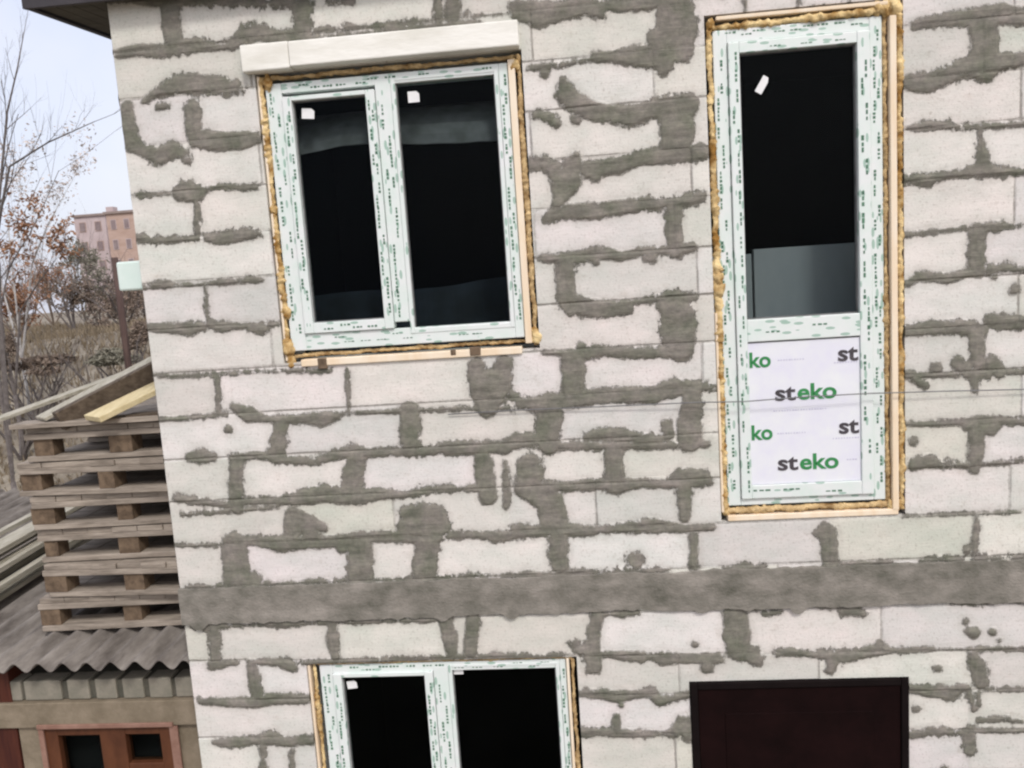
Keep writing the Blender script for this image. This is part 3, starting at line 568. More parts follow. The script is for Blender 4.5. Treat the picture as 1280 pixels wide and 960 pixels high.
def marks(mb, x0, x1, z0, z1, y, vertical, rnd, step=.115, ln=.05, th=.0095):
    """printed dashes of the protective film, in two loose columns"""
    if vertical:
        z = z0+rnd.uniform(0, step)
        while z < z1-ln:
            x = rnd.choice((x0*.68+x1*.32, x0*.3+x1*.7))+rnd.uniform(-.002, .002)
            for j in range(3):
                zz = z+j*ln/3; w_ = th*rnd.uniform(.6, 1.2)
                mb.box((x-w_/2, y-.0012, zz), (x+w_/2, y, zz+ln/3*rnd.uniform(.5, .85)))
            z += step*rnd.uniform(.35, .75)
    else:
        x = x0+rnd.uniform(0, step)
        while x < x1-ln:
            z = rnd.choice((z0*.65+z1*.35, z0*.3+z1*.7))
            for j in range(3):
                xx = x+j*ln/3; w_ = th*rnd.uniform(.5, 1.1)
                mb.box((xx, y-.0012, z-w_/2), (xx+ln/3*rnd.uniform(.5, .85), y, z+w_/2))
            x += step*rnd.uniform(.4, .9)
rm = random.Random(11)

def sticker(parent, px, py, w_, h_, ang, Y):
    c = at(px, py, Y); mb = MB(); ca, sa = math.cos(ang), math.sin(ang)
    pts = [(-w_/2, -h_/2), (w_/2, -h_/2), (w_/2, h_/2*.5), (w_/4, h_/2), (-w_/2, h_/2)]
    f = [(c.x+u*ca-v*sa, Y, c.z+u*sa+v*ca) for u, v in pts]; n = len(f)
    mb.v = f+[(a, b+.0015, d) for a, b, d in f]; mb.f = [tuple(range(n)), tuple(range(2*n-1, n-1, -1))]+[(i, i+n, (i+1) % n+n, (i+1) % n) for i in range(n)]
    mb.build('sticker', M_sticker, parent)

def double_window(x0, x1, z0, z1, gl, grt, yf, label, stickers):
    """gl, grt: glass rectangles x0,x1,z0,z1; frame face at yf"""
    v = MB(); h = MB()
    xm = gl[1]+.075*.45
    # outer frame
    v.box((x0, yf, z0), (gl[0]-.045, yf+.07, z1)); v.box((grt[1]+.02, yf, z0), (x1, yf+.07, z1)); v.box((gl[1]+.045, yf, gl[2]-.02), (grt[0]-.02, yf+.07, z1-.02))
    fr = v.build('window', M_filmv, house, .004, label=label)
    h.box((gl[0]-.045, yf+.001, z1-.045), (x1-(x1-grt[1]-.02), yf+.07, z1)); h.box((gl[0]-.045, yf+.001, z0), (grt[1]+.02, yf+.07, gl[2]-.05))
    build_each(h, 'frame_rail', M_filmh, fr, .003)
    # sash of the left light, slightly proud; the right light is fixed and shows a bead
    s = MB(); t = MB()
    s.box((gl[0]-.043, yf-.012, gl[2]-.048), (gl[0], yf+.05, gl[3]+.02)); s.box((gl[1], yf-.012, gl[2]-.048), (gl[1]+.043, yf+.05, gl[3]+.02))
    build_each(s, 'sash', M_filmv, fr, .004)
    t.box((gl[0], yf-.011, gl[2]-.048), (gl[1], yf+.05, gl[2])); t.box((gl[0], yf-.011, gl[3]), (gl[1], yf+.05, gl[3]+.02)); build_each(t, 'sash_rail', M_filmh, fr, .003)
    b = MB(); b2 = MB()
    b.box((grt[0]-.019, yf-.003, grt[2]-.022), (grt[0], yf+.05, grt[3]+.014)); b.box((grt[1], yf-.003, grt[2]-.022), (grt[1]+.019, yf+.05, grt[3]+.014)); build_each(b, 'glazing_bead', M_filmv, fr, .002)
    b2.box((grt[0], yf-.002, grt[2]-.022), (grt[1], yf+.05, grt[2])); b2.box((grt[0], yf-.002, grt[3]), (grt[1], yf+.05, grt[3]+.014)); build_each(b2, 'glazing_bead', M_filmh, fr, .002)
    k = MB()
    for g_ in (gl, grt):
        w_ = .005
        k.box((g_[0], yf+.012, g_[2]), (g_[0]+w_, yf+.03, g_[3])); k.box((g_[1]-w_, yf+.012, g_[2]), (g_[1], yf+.03, g_[3]))
        k.box((g_[0]+w_, yf+.012, g_[2]), (g_[1]-w_, yf+.03, g_[2]+w_)); k.box((g_[0]+w_, yf+.012, g_[3]-w_), (g_[1]-w_, yf+.03, g_[3]))
    build_each(k, 'gasket', M_gasket, fr)
    for g_ in (gl, grt):
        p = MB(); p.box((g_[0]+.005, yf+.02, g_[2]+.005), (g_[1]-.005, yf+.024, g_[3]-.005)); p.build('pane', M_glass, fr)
    mk = MB()
    marks(mk, x0, gl[0]-.045, z0+.03, z1-.03, yf, True, rm); marks(mk, gl[0]-.04, gl[0]-.004, gl[2], gl[3], yf-.012, True, rm)
    marks(mk, gl[1]+.004, gl[1]+.04, gl[2], gl[3], yf-.012, True, rm); marks(mk, gl[1]+.05, grt[0]-.022, gl[2], gl[3], yf, True, rm, .1)
    marks(mk, grt[1]+.022, x1-.004, z0+.03, z1-.03, yf, True, rm); marks(mk, gl[0], gl[1], gl[2]-.045, gl[2]-.004, yf-.011, False, rm, .12)
    marks(mk, gl[0], grt[1], z0+.006, gl[2]-.052, yf+.001, False, rm, .1, .05, .005); marks(mk, gl[0], grt[1], z1-.043, z1-.004, yf+.001, False, rm, .12)
    mk.build('film_print', M_mark, fr)['kind'] = 'stuff'
    for st in stickers: sticker(fr, *st, Y=yf+.019)
    return fr

# ---- upper double window
w1 = double_window(-1.346, -.245, CAMZ-.256, CAMZ+.955, (-1.228, -.889, CAMZ-.130, CAMZ+.872), (-.752, -.306, CAMZ-.185, CAMZ+.920), .012,
    'upper white double window with green-printed film and black panes', [(385,142,.058,.045,-.1), (517,121,.052,.048,0)])
f = MB(); z0, z1 = CAMZ-.295, CAMZ+.985
foam_line(f, (-1.362, .014, z0), (-1.362, .014, z1), .009, .017); f.build('foam_seal', M_foam, w1, smooth=True)
f = MB(); foam_line(f, (-.196, .018, z0), (-.196, .018, z1), .009, .016); f.build('foam_seal', M_foamd, w1, smooth=True)
f = MB(); foam_line(f, (-1.36, .035, CAMZ-.279), (-.2, .035, CAMZ-.274), .006, .011); f.build('foam_seal', M_foamd, w1, smooth=True)
f = MB(); foam_line(f, (-1.36, .03, CAMZ+.98), (-.2, .03, CAMZ+.98), .007, .012); f.build('foam_seal', M_foamd, w1, smooth=True)
f = MB()
for (x, z, r) in ((-1.355, CAMZ-.07, .03), (-1.36, CAMZ-.24, .035), (-1.35, CAMZ-.31, .026), (-.19, CAMZ-.26, .03), (-.20, CAMZ-.235, .022), (-1.33, CAMZ+.955, .028), (-.21, CAMZ+.94, .026), (-1.365, CAMZ+.40, .022)):
    f = MB(); lump(f, (x, .012, z), r*.95, x*50+z*7); f.build('foam_blob', M_foam, w1, smooth=True)
f = MB()
f.box((-.2425, .002, CAMZ-.285), (-.212, .04, CAMZ+.965)); f.build('mounting_strip', M_strip, w1, .003)
f = MB(); f.box((-1.378, .004, CAMZ-.30), (-1.366, .08, CAMZ+.99)); f.build('mounting_strip', M_strip, w1, .003)
f = MB(); f.box((-1.30, -.012, CAMZ-.330), (-.26, .06, CAMZ-.297)); f.build('mounting_strip', M_strip, w1, .004)
f = MB(); f.box((-1.22, -.014, CAMZ-.345), (-1.175, -.002, CAMZ-.295)); f.box((-.50, -.017, CAMZ-.325), (-.45, -.004, CAMZ-.285)); f.box((-.59, -.015, CAMZ-.318), (-.565, -.006, CAMZ-.292)); build_each(f, 'wooden_wedge', M_block, w1, .004)

# board over the upper window
l_ = MB(); l_.box((-1.20, -.055, CAMZ+1.005), (-.184, .03, CAMZ+1.112))
lo = l_.build('lintel_board', M_cream, house, .006)
l_ = MB(); l_.box((-1.422, -.048, CAMZ+1.001), (-1.2025, .03, CAMZ+1.116)); l_.build('lintel_board', M_cream, house, .006)

# ---- lower double window
w2 = double_window(-1.372, -.150, CAMZ-3.0, CAMZ-1.822, (-1.262, -.846, CAMZ-2.93, CAMZ-1.885), (-.708, -.200, CAMZ-2.95, CAMZ-1.851), .016,
    'lower white double window with dark panes, cut by the photo edge', [(440,856,.05,.04,.1), (572,838,.055,.04,0)])
f = MB(); foam_line(f, (-1.400, .02, CAMZ-3.03), (-1.400, .024, CAMZ-1.82), .006, .013); f.build('foam_seal', M_foam, w2, smooth=True)
f = MB(); foam_line(f, (-.118, .02, CAMZ-3.03), (-.118, .02, CAMZ-1.82), .006, .012); f.build('foam_seal', M_foamd, w2, smooth=True)
f = MB(); f.box((-.147, .004, CAMZ-3.03), (-.133, .06, CAMZ-1.815)); f.build('mounting_strip', M_strip, w2, .003)
f = MB(); f.box((-1.428, .004, CAMZ-3.03), (-1.416, .06, CAMZ-1.815)); f.build('mounting_strip', M_strip, w2, .003)
f = MB(); foam_line(f, (-1.39, .03, CAMZ-1.818), (-.12, .03, CAMZ-1.818), .007, .011); f.build('foam_seal', M_foamd, w2, smooth=True)

# ---- balcony door
yf = .014; X0, X1, Z0, Z1 = .645, 1.350, CAMZ-1.095, CAMZ+1.008
G = (.754, 1.243, CAMZ-.240, CAMZ+.905); P = (.750, 1.246, CAMZ-1.000, CAMZ-.340)
v = MB(); v.box((X0, yf, Z0), (X0+.060, yf+.07, Z1)); v.box((X1-.052, yf, Z0), (X1, yf+.07, Z1))
bd = v.build('balcony_door', M_filmv, house, .004, label='tall white balcony door with black glass above a film-covered lower panel')
h = MB(); h.box((X0+.060, yf+.001, Z1-.055), (X1-.052, yf+.07, Z1)); h.box((X0+.060, yf+.001, Z0), (X1-.052, yf+.07, Z0+.03)); build_each(h, 'frame_rail', M_filmh, bd, .003)
s = MB(); s.box((X0+.062, yf-.014, Z0+.032), (G[0], yf+.05, Z1-.057)); s.box((G[1], yf-.014, Z0+.032), (X1-.054, yf+.05, Z1-.057)); build_each(s, 'sash', M_filmv, bd, .004)
s = MB(); s.box((G[0], yf-.013, G[3]), (G[1], yf+.05, Z1-.058)); s.box((G[0], yf-.013, P[3]), (G[1], yf+.05, G[2])); s.box((G[0], yf-.013, Z0+.033), (G[1], yf+.05, P[2])); build_each(s, 'sash_rail', M_filmh, bd, .003)
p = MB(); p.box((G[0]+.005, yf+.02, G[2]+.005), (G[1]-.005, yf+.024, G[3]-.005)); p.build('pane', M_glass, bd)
k = MB(); w_ = .006
k.box((G[0], yf+.008, G[2]), (G[0]+w_, yf+.03, G[3])); k.box((G[1]-w_, yf+.008, G[2]), (G[1], yf+.03, G[3])); k.box((G[0]+w_, yf+.008, G[2]), (G[1]-w_, yf+.03, G[2]+w_)); k.box((G[0]+w_, yf+.008, G[3]-w_), (G[1]-w_, yf+.03, G[3]))
build_each(k, 'gasket', M_gasket, bd)
p = MB(); p.box((G[0]+.0005, yf-.004, P[2]+.001), (G[1]-.0005, yf+.04, P[3]-.007)); p.build('lower_panel', M_panel, bd, .002)
k = MB(); k.box((G[0]+.0005, yf-.001, P[3]-.0068), (G[1]-.0005, yf+.03, P[3]-.0005)); build_each(k, 'gasket', M_gasket, bd)
mk = MB()
marks(mk, X0, X0+.046, Z0+.03, Z1-.03, yf, True, rm, .13); marks(mk, X0+.064, G[0]-.002, Z0+.04, Z1-.05, yf-.014, True, rm, .17, .06, .008)
marks(mk, G[1]+.004, X1-.058, Z0+.04, Z1-.05, yf-.014, True, rm, .20, .075, .010); marks(mk, X1-.048, X1-.004, Z0+.03, Z1-.03, yf, True, rm, .12)
marks(mk, G[0], G[1], G[3]+.004, Z1-.062, yf-.013, False, rm, .2, .05, .006); marks(mk, X0+.05, X1-.05, Z1-.036, Z1-.004, yf+.001, False, rm, .1, .05, .007)
marks(mk, G[0], G[1], P[3]+.02, G[2]-.02, yf-.013, False, rm, .3, .07, .008); marks(mk, G[0], G[1], Z0+.038, P[2]-.01, yf-.013, False, rm, .22, .08, .008)
mk.build('film_print', M_mark, bd)['kind'] = 'stuff'
sticker(bd, 953, 106, .032, .075, -.55, Y=yf+.019)
# lettering on the film of the lower panel
dg = bpy.context.evaluated_depsgraph_get
def lettering(txt, x, z, size, m, y, squash=1.0):
    cu = bpy.data.curves.new('lettering', 'FONT'); cu.body = txt; cu.size = size; cu.extrude = .0007; cu.offset = size*.026; cu.resolution_u = 5
    t = bpy.data.objects.new('t', cu); C.objects.link(t); bpy.context.view_layer.update()
    me_ = bpy.data.meshes.new_from_object(t.evaluated_get(dg())); bpy.data.objects.remove(t)
    xs_ = [v_.co.x for v_ in me_.vertices]; wdt = max(xs_)*squash
    for v_ in me_.vertices:
        c = v_.co.copy(); v_.co = (x+c.x*squash, y-c.z, z+c.y)
    me_.materials.clear(); me_.materials.append(m)
    o = bpy.data.objects.new('lettering', me_); C.objects.link(o); o.parent = bd; o.matrix_parent_inverse = world_of(house).inverted()
    o.parent = bd; o.matrix_parent_inverse = world_of(bd).inverted()
    return wdt
yt = yf-.0052
for (cx_, cz_) in ((.868, CAMZ-.612), (.872, CAMZ-.935)):
    w_ = lettering('st', cx_, cz_, .100, M_ink, yt, 1.25); lettering('eko', cx_+w_+.006, cz_, .100, M_green, yt, 1.15)
for z_ in (CAMZ-.455, CAMZ-.788): lettering('ko', .757, z_, .095, M_green, yt, 1.0)
for z_ in (CAMZ-.448, CAMZ-.778): lettering('st', 1.146, z_, .100, M_ink, yt, 1.2)
fm = MB()
for z_, a, b in ((CAMZ-.430, .885, .995), (CAMZ-.765, .875, 1.0), (CAMZ-.455, 1.13, 1.235), (CAMZ-.800, 1.12, 1.235), (CAMZ-.66, .86, 1.10), (CAMZ-.90, 1.18, 1.225)):
    x = a
    while x < b: fm.box((x, yf-.0048, z_-.003), (x+rm.uniform(.004, .009), yf-.0042, z_+.003)); x += .012
fm.build('fine_print', M_faint, bd)['kind'] = 'stuff'
# foam, strips
f = MB(); foam_line(f, (.630, .012, CAMZ-1.14), (.630, .012, CAMZ+1.04), .010, .019, amp=.5); f.build('foam_seal', M_foam, bd, smooth=True)
f = MB(); foam_line(f, (1.361, .022, CAMZ-1.12), (1.361, .022, CAMZ+1.03), .008, .014); f.build('foam_seal', M_foamd, bd, smooth=True)
f = MB(); foam_line(f, (1.416, .006, CAMZ-1.14), (1.416, .006, CAMZ+1.05), .009, .016, amp=.5); f.build('foam_seal', M_foam, bd, smooth=True)
f = MB(); foam_line(f, (.63, .022, CAMZ+1.020), (1.42, .012, CAMZ+1.028), .010, .018); f.build('foam_seal', M_foam, bd, smooth=True)
f = MB(); foam_line(f, (.63, .020, CAMZ-1.118), (1.42, .020, CAMZ-1.118), .010, .018); f.build('foam_seal', M_foamd, bd, smooth=True)
f = MB()
for (x, z, r) in ((.632, CAMZ+.00, .030), (.636, CAMZ-.10, .034), (.634, CAMZ-.16, .026), (.625, CAMZ+.72, .020), (1.40, CAMZ+1.035, .040), (1.33, CAMZ+1.04, .026), (.632, CAMZ-.05, .032), (1.36, CAMZ+1.035, .028), (1.405, CAMZ+.95, .022), (1.405, CAMZ-.06, .022),
                  (1.40, CAMZ-.70, .022), (1.40, CAMZ-1.12, .022), (1.41, CAMZ+.52, .016), (.64, CAMZ+1.03, .024), (1.37, CAMZ-1.12, .022)):
    f = MB(); lump(f, (x, .010, z), r*.95, x*50+z*7); f.build('foam_blob', M_foam, bd, smooth=True)
f = MB(); f.box((1.374, -.008, CAMZ-1.14), (1.402, .04, CAMZ+1.0)); f.build('mounting_strip', M_strip, bd, .004)
f = MB(); f.box((.6125, -.004, CAMZ-1.12), (.624, .05, CAMZ-.2)); f.build('mounting_strip', M_strip, bd, .003)
f = MB(); f.box((.64, -.006, CAMZ-1.163), (1.40, .06, CAMZ-1.136)); f.build('mounting_strip', M_strip, bd, .004)
f = MB(); f.box((.66, -.002, CAMZ+1.046), (1.37, .05, CAMZ+1.062)); f.build('mounting_strip', M_strip, bd, .003)

# ---- entrance door
v = MB(); a0, a1, b1_ = .4355, 1.4405, CAMZ-1.948
v.box((a0, -.014, .03), (a0+.035, .05, b1_)); v.box((a1-.035, -.014, .03), (a1, .05, b1_)); v.box((a0+.035, -.013, b1_-.035), (a1-.035, .05, b1_))
ed = v.build('entrance_door', M_doorf, house, .005, label='dark brown steel entrance door')
v = MB(); v.box((a0+.036, -.004, .035), (a1-.036, .045, b1_-.037)); v.build('door_leaf', M_doorm, ed, .003)
v = MB(); v.box((a0+.16, -.008, .25), (a1-.16, .0, .95)); v.build('door_moulding', M_doorm, ed, .003)
v = MB(); v.box((a0+.16, -.008, 1.08), (a1-.16, .0, b1_-.16)); v.build('door_moulding', M_doorm, ed, .003)
v = MB(); v.box((a0+.09, -.016, 1.0), (a0+.13, -.002, 1.2)); v.tube([(a0+.11, -.012, 1.12), (a0+.11, -.05, 1.12), (a0+.22, -.055, 1.12)], .008, 8); v.build('door_handle', M_metal, ed, smooth=False)
w = MB(); w.box((.3, -1.0, 0), (1.6, -.02, .02)); w.build('doorstep', M_beam, house, .004)

# sheets and boards added behind the panes to stand in for glass reflections
def sheet(name, prof, xa, xb, m_, label, seed, th=.012, sag=.02):
    w = MB(); n = 60; k = len(prof)
    for i in range(n+1):
        x = xa+(xb-xa)*i/n
        for side in (0, 1):
            for j, (y, z) in enumerate(prof):
                f_ = j/(k-1); dz = sag*noise.noise(Vector((x*1.6, seed, 0)))*(1-f_)+.004*noise.noise(Vector((x*9, seed, 0)))*(1-f_)
                w.v.append((x, y+side*th+.012*noise.noise(Vector((x*5, seed, z*2))), z+dz))
    S = 2*k
    for i in range(n):
        for j in range(k-1):
            a_ = i*S+j; w.f.append((a_, a_+S, a_+S+1, a_+1)); c_ = a_+k; w.f.append((c_, c_+1, c_+S+1, c_+S))
        w.f.append((i*S, i*S+k, i*S+S+k, i*S+S)); w.f.append((i*S+k-1, i*S+S+k-1, i*S+S+2*k-1, i*S+2*k-1))
    return w.build(name, m_, house, smooth=False, label=label)
sheet('grey_reflection_sheet', [(.12, CAMZ+.655), (.125, CAMZ+.70), (.15, CAMZ+.75), (.20, CAMZ+.80), (.28, CAMZ+.85), (.42, CAMZ+.89), (.70, CAMZ+.93)], -1.62, .15, M_greyrefl, 'grey sheeting sagging behind the top of the upper window glass', 3, sag=.05)
sheet('navy_reflection_sheet', [(.30, CAMZ-.7), (.34, CAMZ-.3), (.40, CAMZ-.0)][::-1], -1.62, -.02, M_navy, 'very dark navy sheeting behind the foot of the upper window glass', 8, sag=.05)
w = MB(); w.box((.62, .30, CAMZ-1.3), (.845, .34, CAMZ+.055)); w.box((.855, .302, CAMZ-1.3), (1.44, .342, CAMZ+.075)); w.build('reflection_panel', M_greyl, house, .004, label='grey boards standing behind the balcony door glass')

# box on the side wall, only its edge shows past the corner
c1 = at(151, 328, .35); c2 = at(151, 364, .35)
w = MB(); w.box((c1.x, .30, c2.z), (-2.032, .50, c1.z)); ub = w.build('utility_box', M_pale, house, .01, label='pale mint box fixed to the side wall')


# loose wire across the door
pts = [at(x, y, Y) for x, y, Y in ((560,518,-.012),(640,513,-.016),(760,508,-.02),(870,503,-.03),(930,502,-.034),(1000,496.5,-.036),(1081,492,-.034),(1180,489,-.03),(1290,486.5,-.022))]
w = MB(); w.tube(pts+[Vector((2.9, -.02, pts[-1].z))], .0026, 6); wi = w.build('wire', M_wire, smooth=True)
tag(wi, 'thin grey wire strung across the lower panel of the balcony door', 'wire')
for o in (wi,): pass

# ------------------------------------------------------------------ SHED
ye = .20; yw = .32
ev = at(120, 838, ye); shed = empty('shed', (-3.2, yw, 0)); tag(shed, 'low outbuilding with wavy grey roof, grey brick row and red-brown window', 'shed')
# corrugated roof
SL = .07; ROOFX0, ROOFX1 = -6.2, -2.05; RL = 3.2; PIT = .136
zr = ev.z
m = MB(); nxr = int((ROOFX1-ROOFX0)/(PIT/10)); nyr = 14; th = .008
xo = at(47, 832, ye).x
for side in (0, 1):
    for j in range(nyr+1):
        y = ye+RL*j/nyr
        for i in range(nxr+1):
            x = ROOFX0+(ROOFX1-ROOFX0)*i/nxr
            z = zr+.025+SL*(y-ye)+.025*math.cos((x-xo)/PIT*2*math.pi)+.006*noise.noise(Vector((x*2, y*2, 0)))-side*th
            m.v.append((x, y+(.012*noise.noise(Vector((x*1.5, 0, 0))) if j == 0 else 0), z))
W = nxr+1; O = W*(nyr+1)
for j in range(nyr):
    for i in range(nxr):
        a = j*W+i; m.f.append((a, a+1, a+1+W, a+W)); m.f.append((O+a, O+a+W, O+a+1+W, O+a+1))
for i in range(nxr): m.f.append((i, O+i, O+i+1, i+1))
m.build('roof', M_slate, shed, smooth=True)
def wx(px, py=870): return at(px, py, yw).x
def wz(py, px=130): return at(px, py, yw).z
zt1 = wz(849); zt2 = wz(874); zt3 = wz(905)
m = MB(); m.box((ROOFX0+.1, yw+.01, zt2+.004), (-2.05, yw+.2, zt1-.012)); m.build('joint_backing', M_jnt, shed)
m = MB()
for a, b in ((32, 78), (86, 113), (121, 147), (155, 181), (188, 216), (221, 250)):
    m.box((wx(a), yw-.004, zt2+.004+rm.uniform(-.002, .002)), (wx(b), yw+.1, zt1)); 
xx = wx(30)
while xx > ROOFX0+.2: m.box((xx-.118, yw-.004, zt2+.004), (xx-.01, yw+.1, zt1)); xx -= .128
m.build('brick_course', M_sbrick, shed, .006)
m = MB(); m.box((ROOFX0+.1, yw-.03, zt3), (-2.06, yw+.2, zt2)); m.build('lintel', M_shed, shed, .006)
fxl, fxr = wx(57, 930), wx(220, 920)
m = MB(); m.box((fxr+.002, yw, 0), (-2.06, yw+.2, zt3-.001)); m.box((wx(27, 930), yw-.006, 0), (fxl-.002, yw+.2, zt3-.001)); m.box((ROOFX0+.1, yw+.2, 0), (-2.06, yw+.22, zt3)); m.box((fxl-.001, yw, 0), (fxr+.001, yw+.19, 1.02)); m.build('wall', M_shed, shed, .004)
m = MB(); m.box((ROOFX0+.12, yw-.01, 0), (wx(25, 930), yw+.18, zr-.02)); m.build('door', M_dred, shed, .004, label='dark red plank door at the left end')
m = MB(); m.box((ROOFX0+.1, yw+.25, 0), (ROOFX0+.25, 3.2, zr+.1)); m.box((ROOFX0+.26, 3.1, 0), (-2.06, 3.2, zr+.15)); m.build('wall', M_shed, shed)
# window of the shed
zb = 1.02; ztf = zt3-.003
p1 = (wx(76, 930), wx(128, 930)); p2 = (wx(160, 930), wx(203, 930))
m = MB(); m.box((fxl, yw-.015, zb), (p1[0], yw+.05, ztf)); m.box((p1[1], yw-.015, zb), (p2[0], yw+.05, ztf)); m.box((p2[1], yw-.015, zb), (fxr, yw+.05, ztf))
ztg = wz(917)
m.box((p1[0], yw-.014, ztg), (p1[1], yw+.05, ztf)); m.box((p2[0], yw-.014, ztg), (p2[1], yw+.05, ztf)); m.box((p1[0], yw-.014, zb), (p1[1], yw+.05, zb+.05)); m.box((p2[0], yw-.014, zb), (p2[1], yw+.05, zb+.05))
zlow = wz(953)
m.box((p2[0]+.0002, yw-.013, zlow-.05), (p2[1]-.0002, yw+.05, zlow))
sw = m.build('window', M_redw, shed, .004)
m = MB(); m.box((fxl-.01, yw-.04, ztf-.001), (fxr+.01, yw-.016, ztf+.024)); m.box((fxl-.012, yw-.03, zb), (fxl+.018, yw-.016, ztf-.002)); m.box((fxr-.018, yw-.03, zb), (fxr+.03, yw-.016, ztf-.002)); m.build('architrave', M_pink, sw, .003)
for a, b in (p1, p2):
    m = MB(); m.box((a, yw+.02, zb+.05), (b, yw+.024, ztg)); m.build('pane', M_glass, sw)
m = MB(); m.box((fxl, yw+.13, zb), (fxr, yw+.15, ztf)); m.build('dark_backing', M_dark, sw)  # near-black sheet standing in for the dark interior behind the panes

# ------------------------------------------------------------------ PALLETS
yp = .56
zbase = zr+.05+SL*(yp-ye)
xl = at(28, 600, yp).x+.02
PH = .1525
ztop_goal = at(90, 532, yp).z
NPAL = 6
PH = (ztop_goal-zbase)/NPAL
def make_pallet(loc, rz_, label, detail=0):
    r_ = empty('pallet', loc, rz_); tag(r_, label, 'pallet', 'pallets stacked on the shed roof')
    L, Wd = 1.2, .8; s_ = PH/.144
    def B(name, mt, boxes):
        mb = MB()
        for (a, b) in boxes: mb.box(a, b)
        for i, v_ in enumerate(mb.v):
            mb.v[i] = (v_[0]+loc[0], v_[1]+loc[1], v_[2]+loc[2])
        o = mb.build(name, mt, None, .003); o.parent = r_; o.matrix_parent_inverse = Matrix.Translation(Vector(loc)).inverted()
    rj = lambda a: rm.uniform(-a, a)
    Wd = 1.25
    def each(name, mt, bs):
        for b_ in bs: B(name, mt, [b_])
    each('bottom_board', M_pallet, [((rj(.015), y+rj(.01), 0), (L+rj(.01), y+.145, .022*s_)) for y in (0, .56, 1.10)])
    each('spacer_block', M_block, [((x+rj(.02), y+rj(.01), .022*s_), (x+.115+rj(.02), y+.11, .092*s_)) for x in (0.01, .48, 1.07) for y in (.01, .57, 1.12)])
    each('stringer', M_pallet, [((rj(.012), y, .092*s_), (L+rj(.012), y+.13, .116*s_)) for y in (.002, .565, 1.11)])
    each('top_board', M_pallet, [((x+rj(.001), rj(.012)+.008, .1165*s_), (x+.148+rj(.001), Wd+rj(.01), .139*s_)) for x in (.0, .1505, .301, .4515, .602, .7525, .903, 1.0535)])
    return r_
pl = ['bottom pallet of the stack on the shed roof', 'second pallet from the bottom of the stack', 'third pallet from the bottom of the stack', 
      'third pallet from the top of the stack', 'second pallet from the top of the stack', 'topmost pallet of the stack, under the loose planks']
for i in range(NPAL):
    z = zbase+i*PH
    make_pallet((xl+rm.uniform(-.06, .05), yp+rm.uniform(-.035, .03), z), R(rm.uniform(-3, 3)), 'grey weathered wooden pallet, '+pl[i])
# loose planks on top
zt = zbase+NPAL*PH
def plank(p, q, w_, h_, m_, name, label, up=(0, 0, 1), group=None):
    mb = MB(); mb.bar(p, q, w_, h_, up); o = mb.build(name, m_, bevel=.003); tag(o, label, 'plank', group); return o
a = at(118, 512, .50); plank((a.x, .47, zt+.045), (a.x+.66, 1.37, zt+.40), .20, .032, M_plank, 'plank', 'fresh yellow plank lying slanted on the pallet stack')
a = at(74, 512, .56); plank((a.x, .54, zt+.03), (a.x+.78, 1.50, zt+.50), .07, .11, M_plankd, 'plank', 'dark brown squared beam slanting beside the yellow plank')
a = at(52, 512, .60); plank((a.x, .58, zt+.045), (a.x+.84, 1.66, zt+.575), .15, .02, M_lath, 'plank', 'long pale grey plank behind the dark slanting beam')
a = at(165, 518, .60); plank((a.x-.02, .60, zt+.022), (a.x+.6, .62, zt+.035), .10, .04, M_plankd, 'plank', 'thick brown board lying crosswise under the yellow plank')
a = at(20, 530, .6); plank((a.x+.02, .58, zt+.015), (a.x+1.0, .60, zt+.02), .14, .028, M_pallet, 'plank', 'flat grey-brown board along the front edge of the topmost pallet')
a = at(20, 560, .8); plank((a.x-.05, .70, zt+.028), (a.x+.35, 1.5, zt+.20), .09, .022, M_lath, 'plank', 'short pale plank at the left end of the topmost pallet')
# laths piled at the left of the stack
gl_ = 'laths piled on the shed roof beside the pallets'
lx = at(-6, 740, .9).x
lev = ['lowest', 'second', 'third', 'topmost']; colm = ['right hand', 'middle', 'left hand', 'outermost']
for k in range(4):
    z = zr+.085+.085*k
    for j in range(4):
        x = lx-.02-.085*j+.03*((k*2+j) % 3)-.02*k
        plank((x, .46+.05*((j+k) % 3), z+.02), (x+.03, 2.3+.07*j, z+.02+SL*1.9), .05, .034, M_lath, 'lath', 'weathered lath in the %s layer beside the pallets, %s one' % (lev[k], colm[j]), group=gl_)
    for j, y in enumerate((.75, 1.9)):
        plank((lx-.36, y, z-.022+SL*(y-.5)), (lx+.06, y, z-.022+SL*(y-.5)), .05, .044, M_plankd, 'bearer', 'dark cross bearer under the %s layer of laths, %s one' % (lev[k], ('front', 'rear')[j]), group='cross bearers between the lath layers')
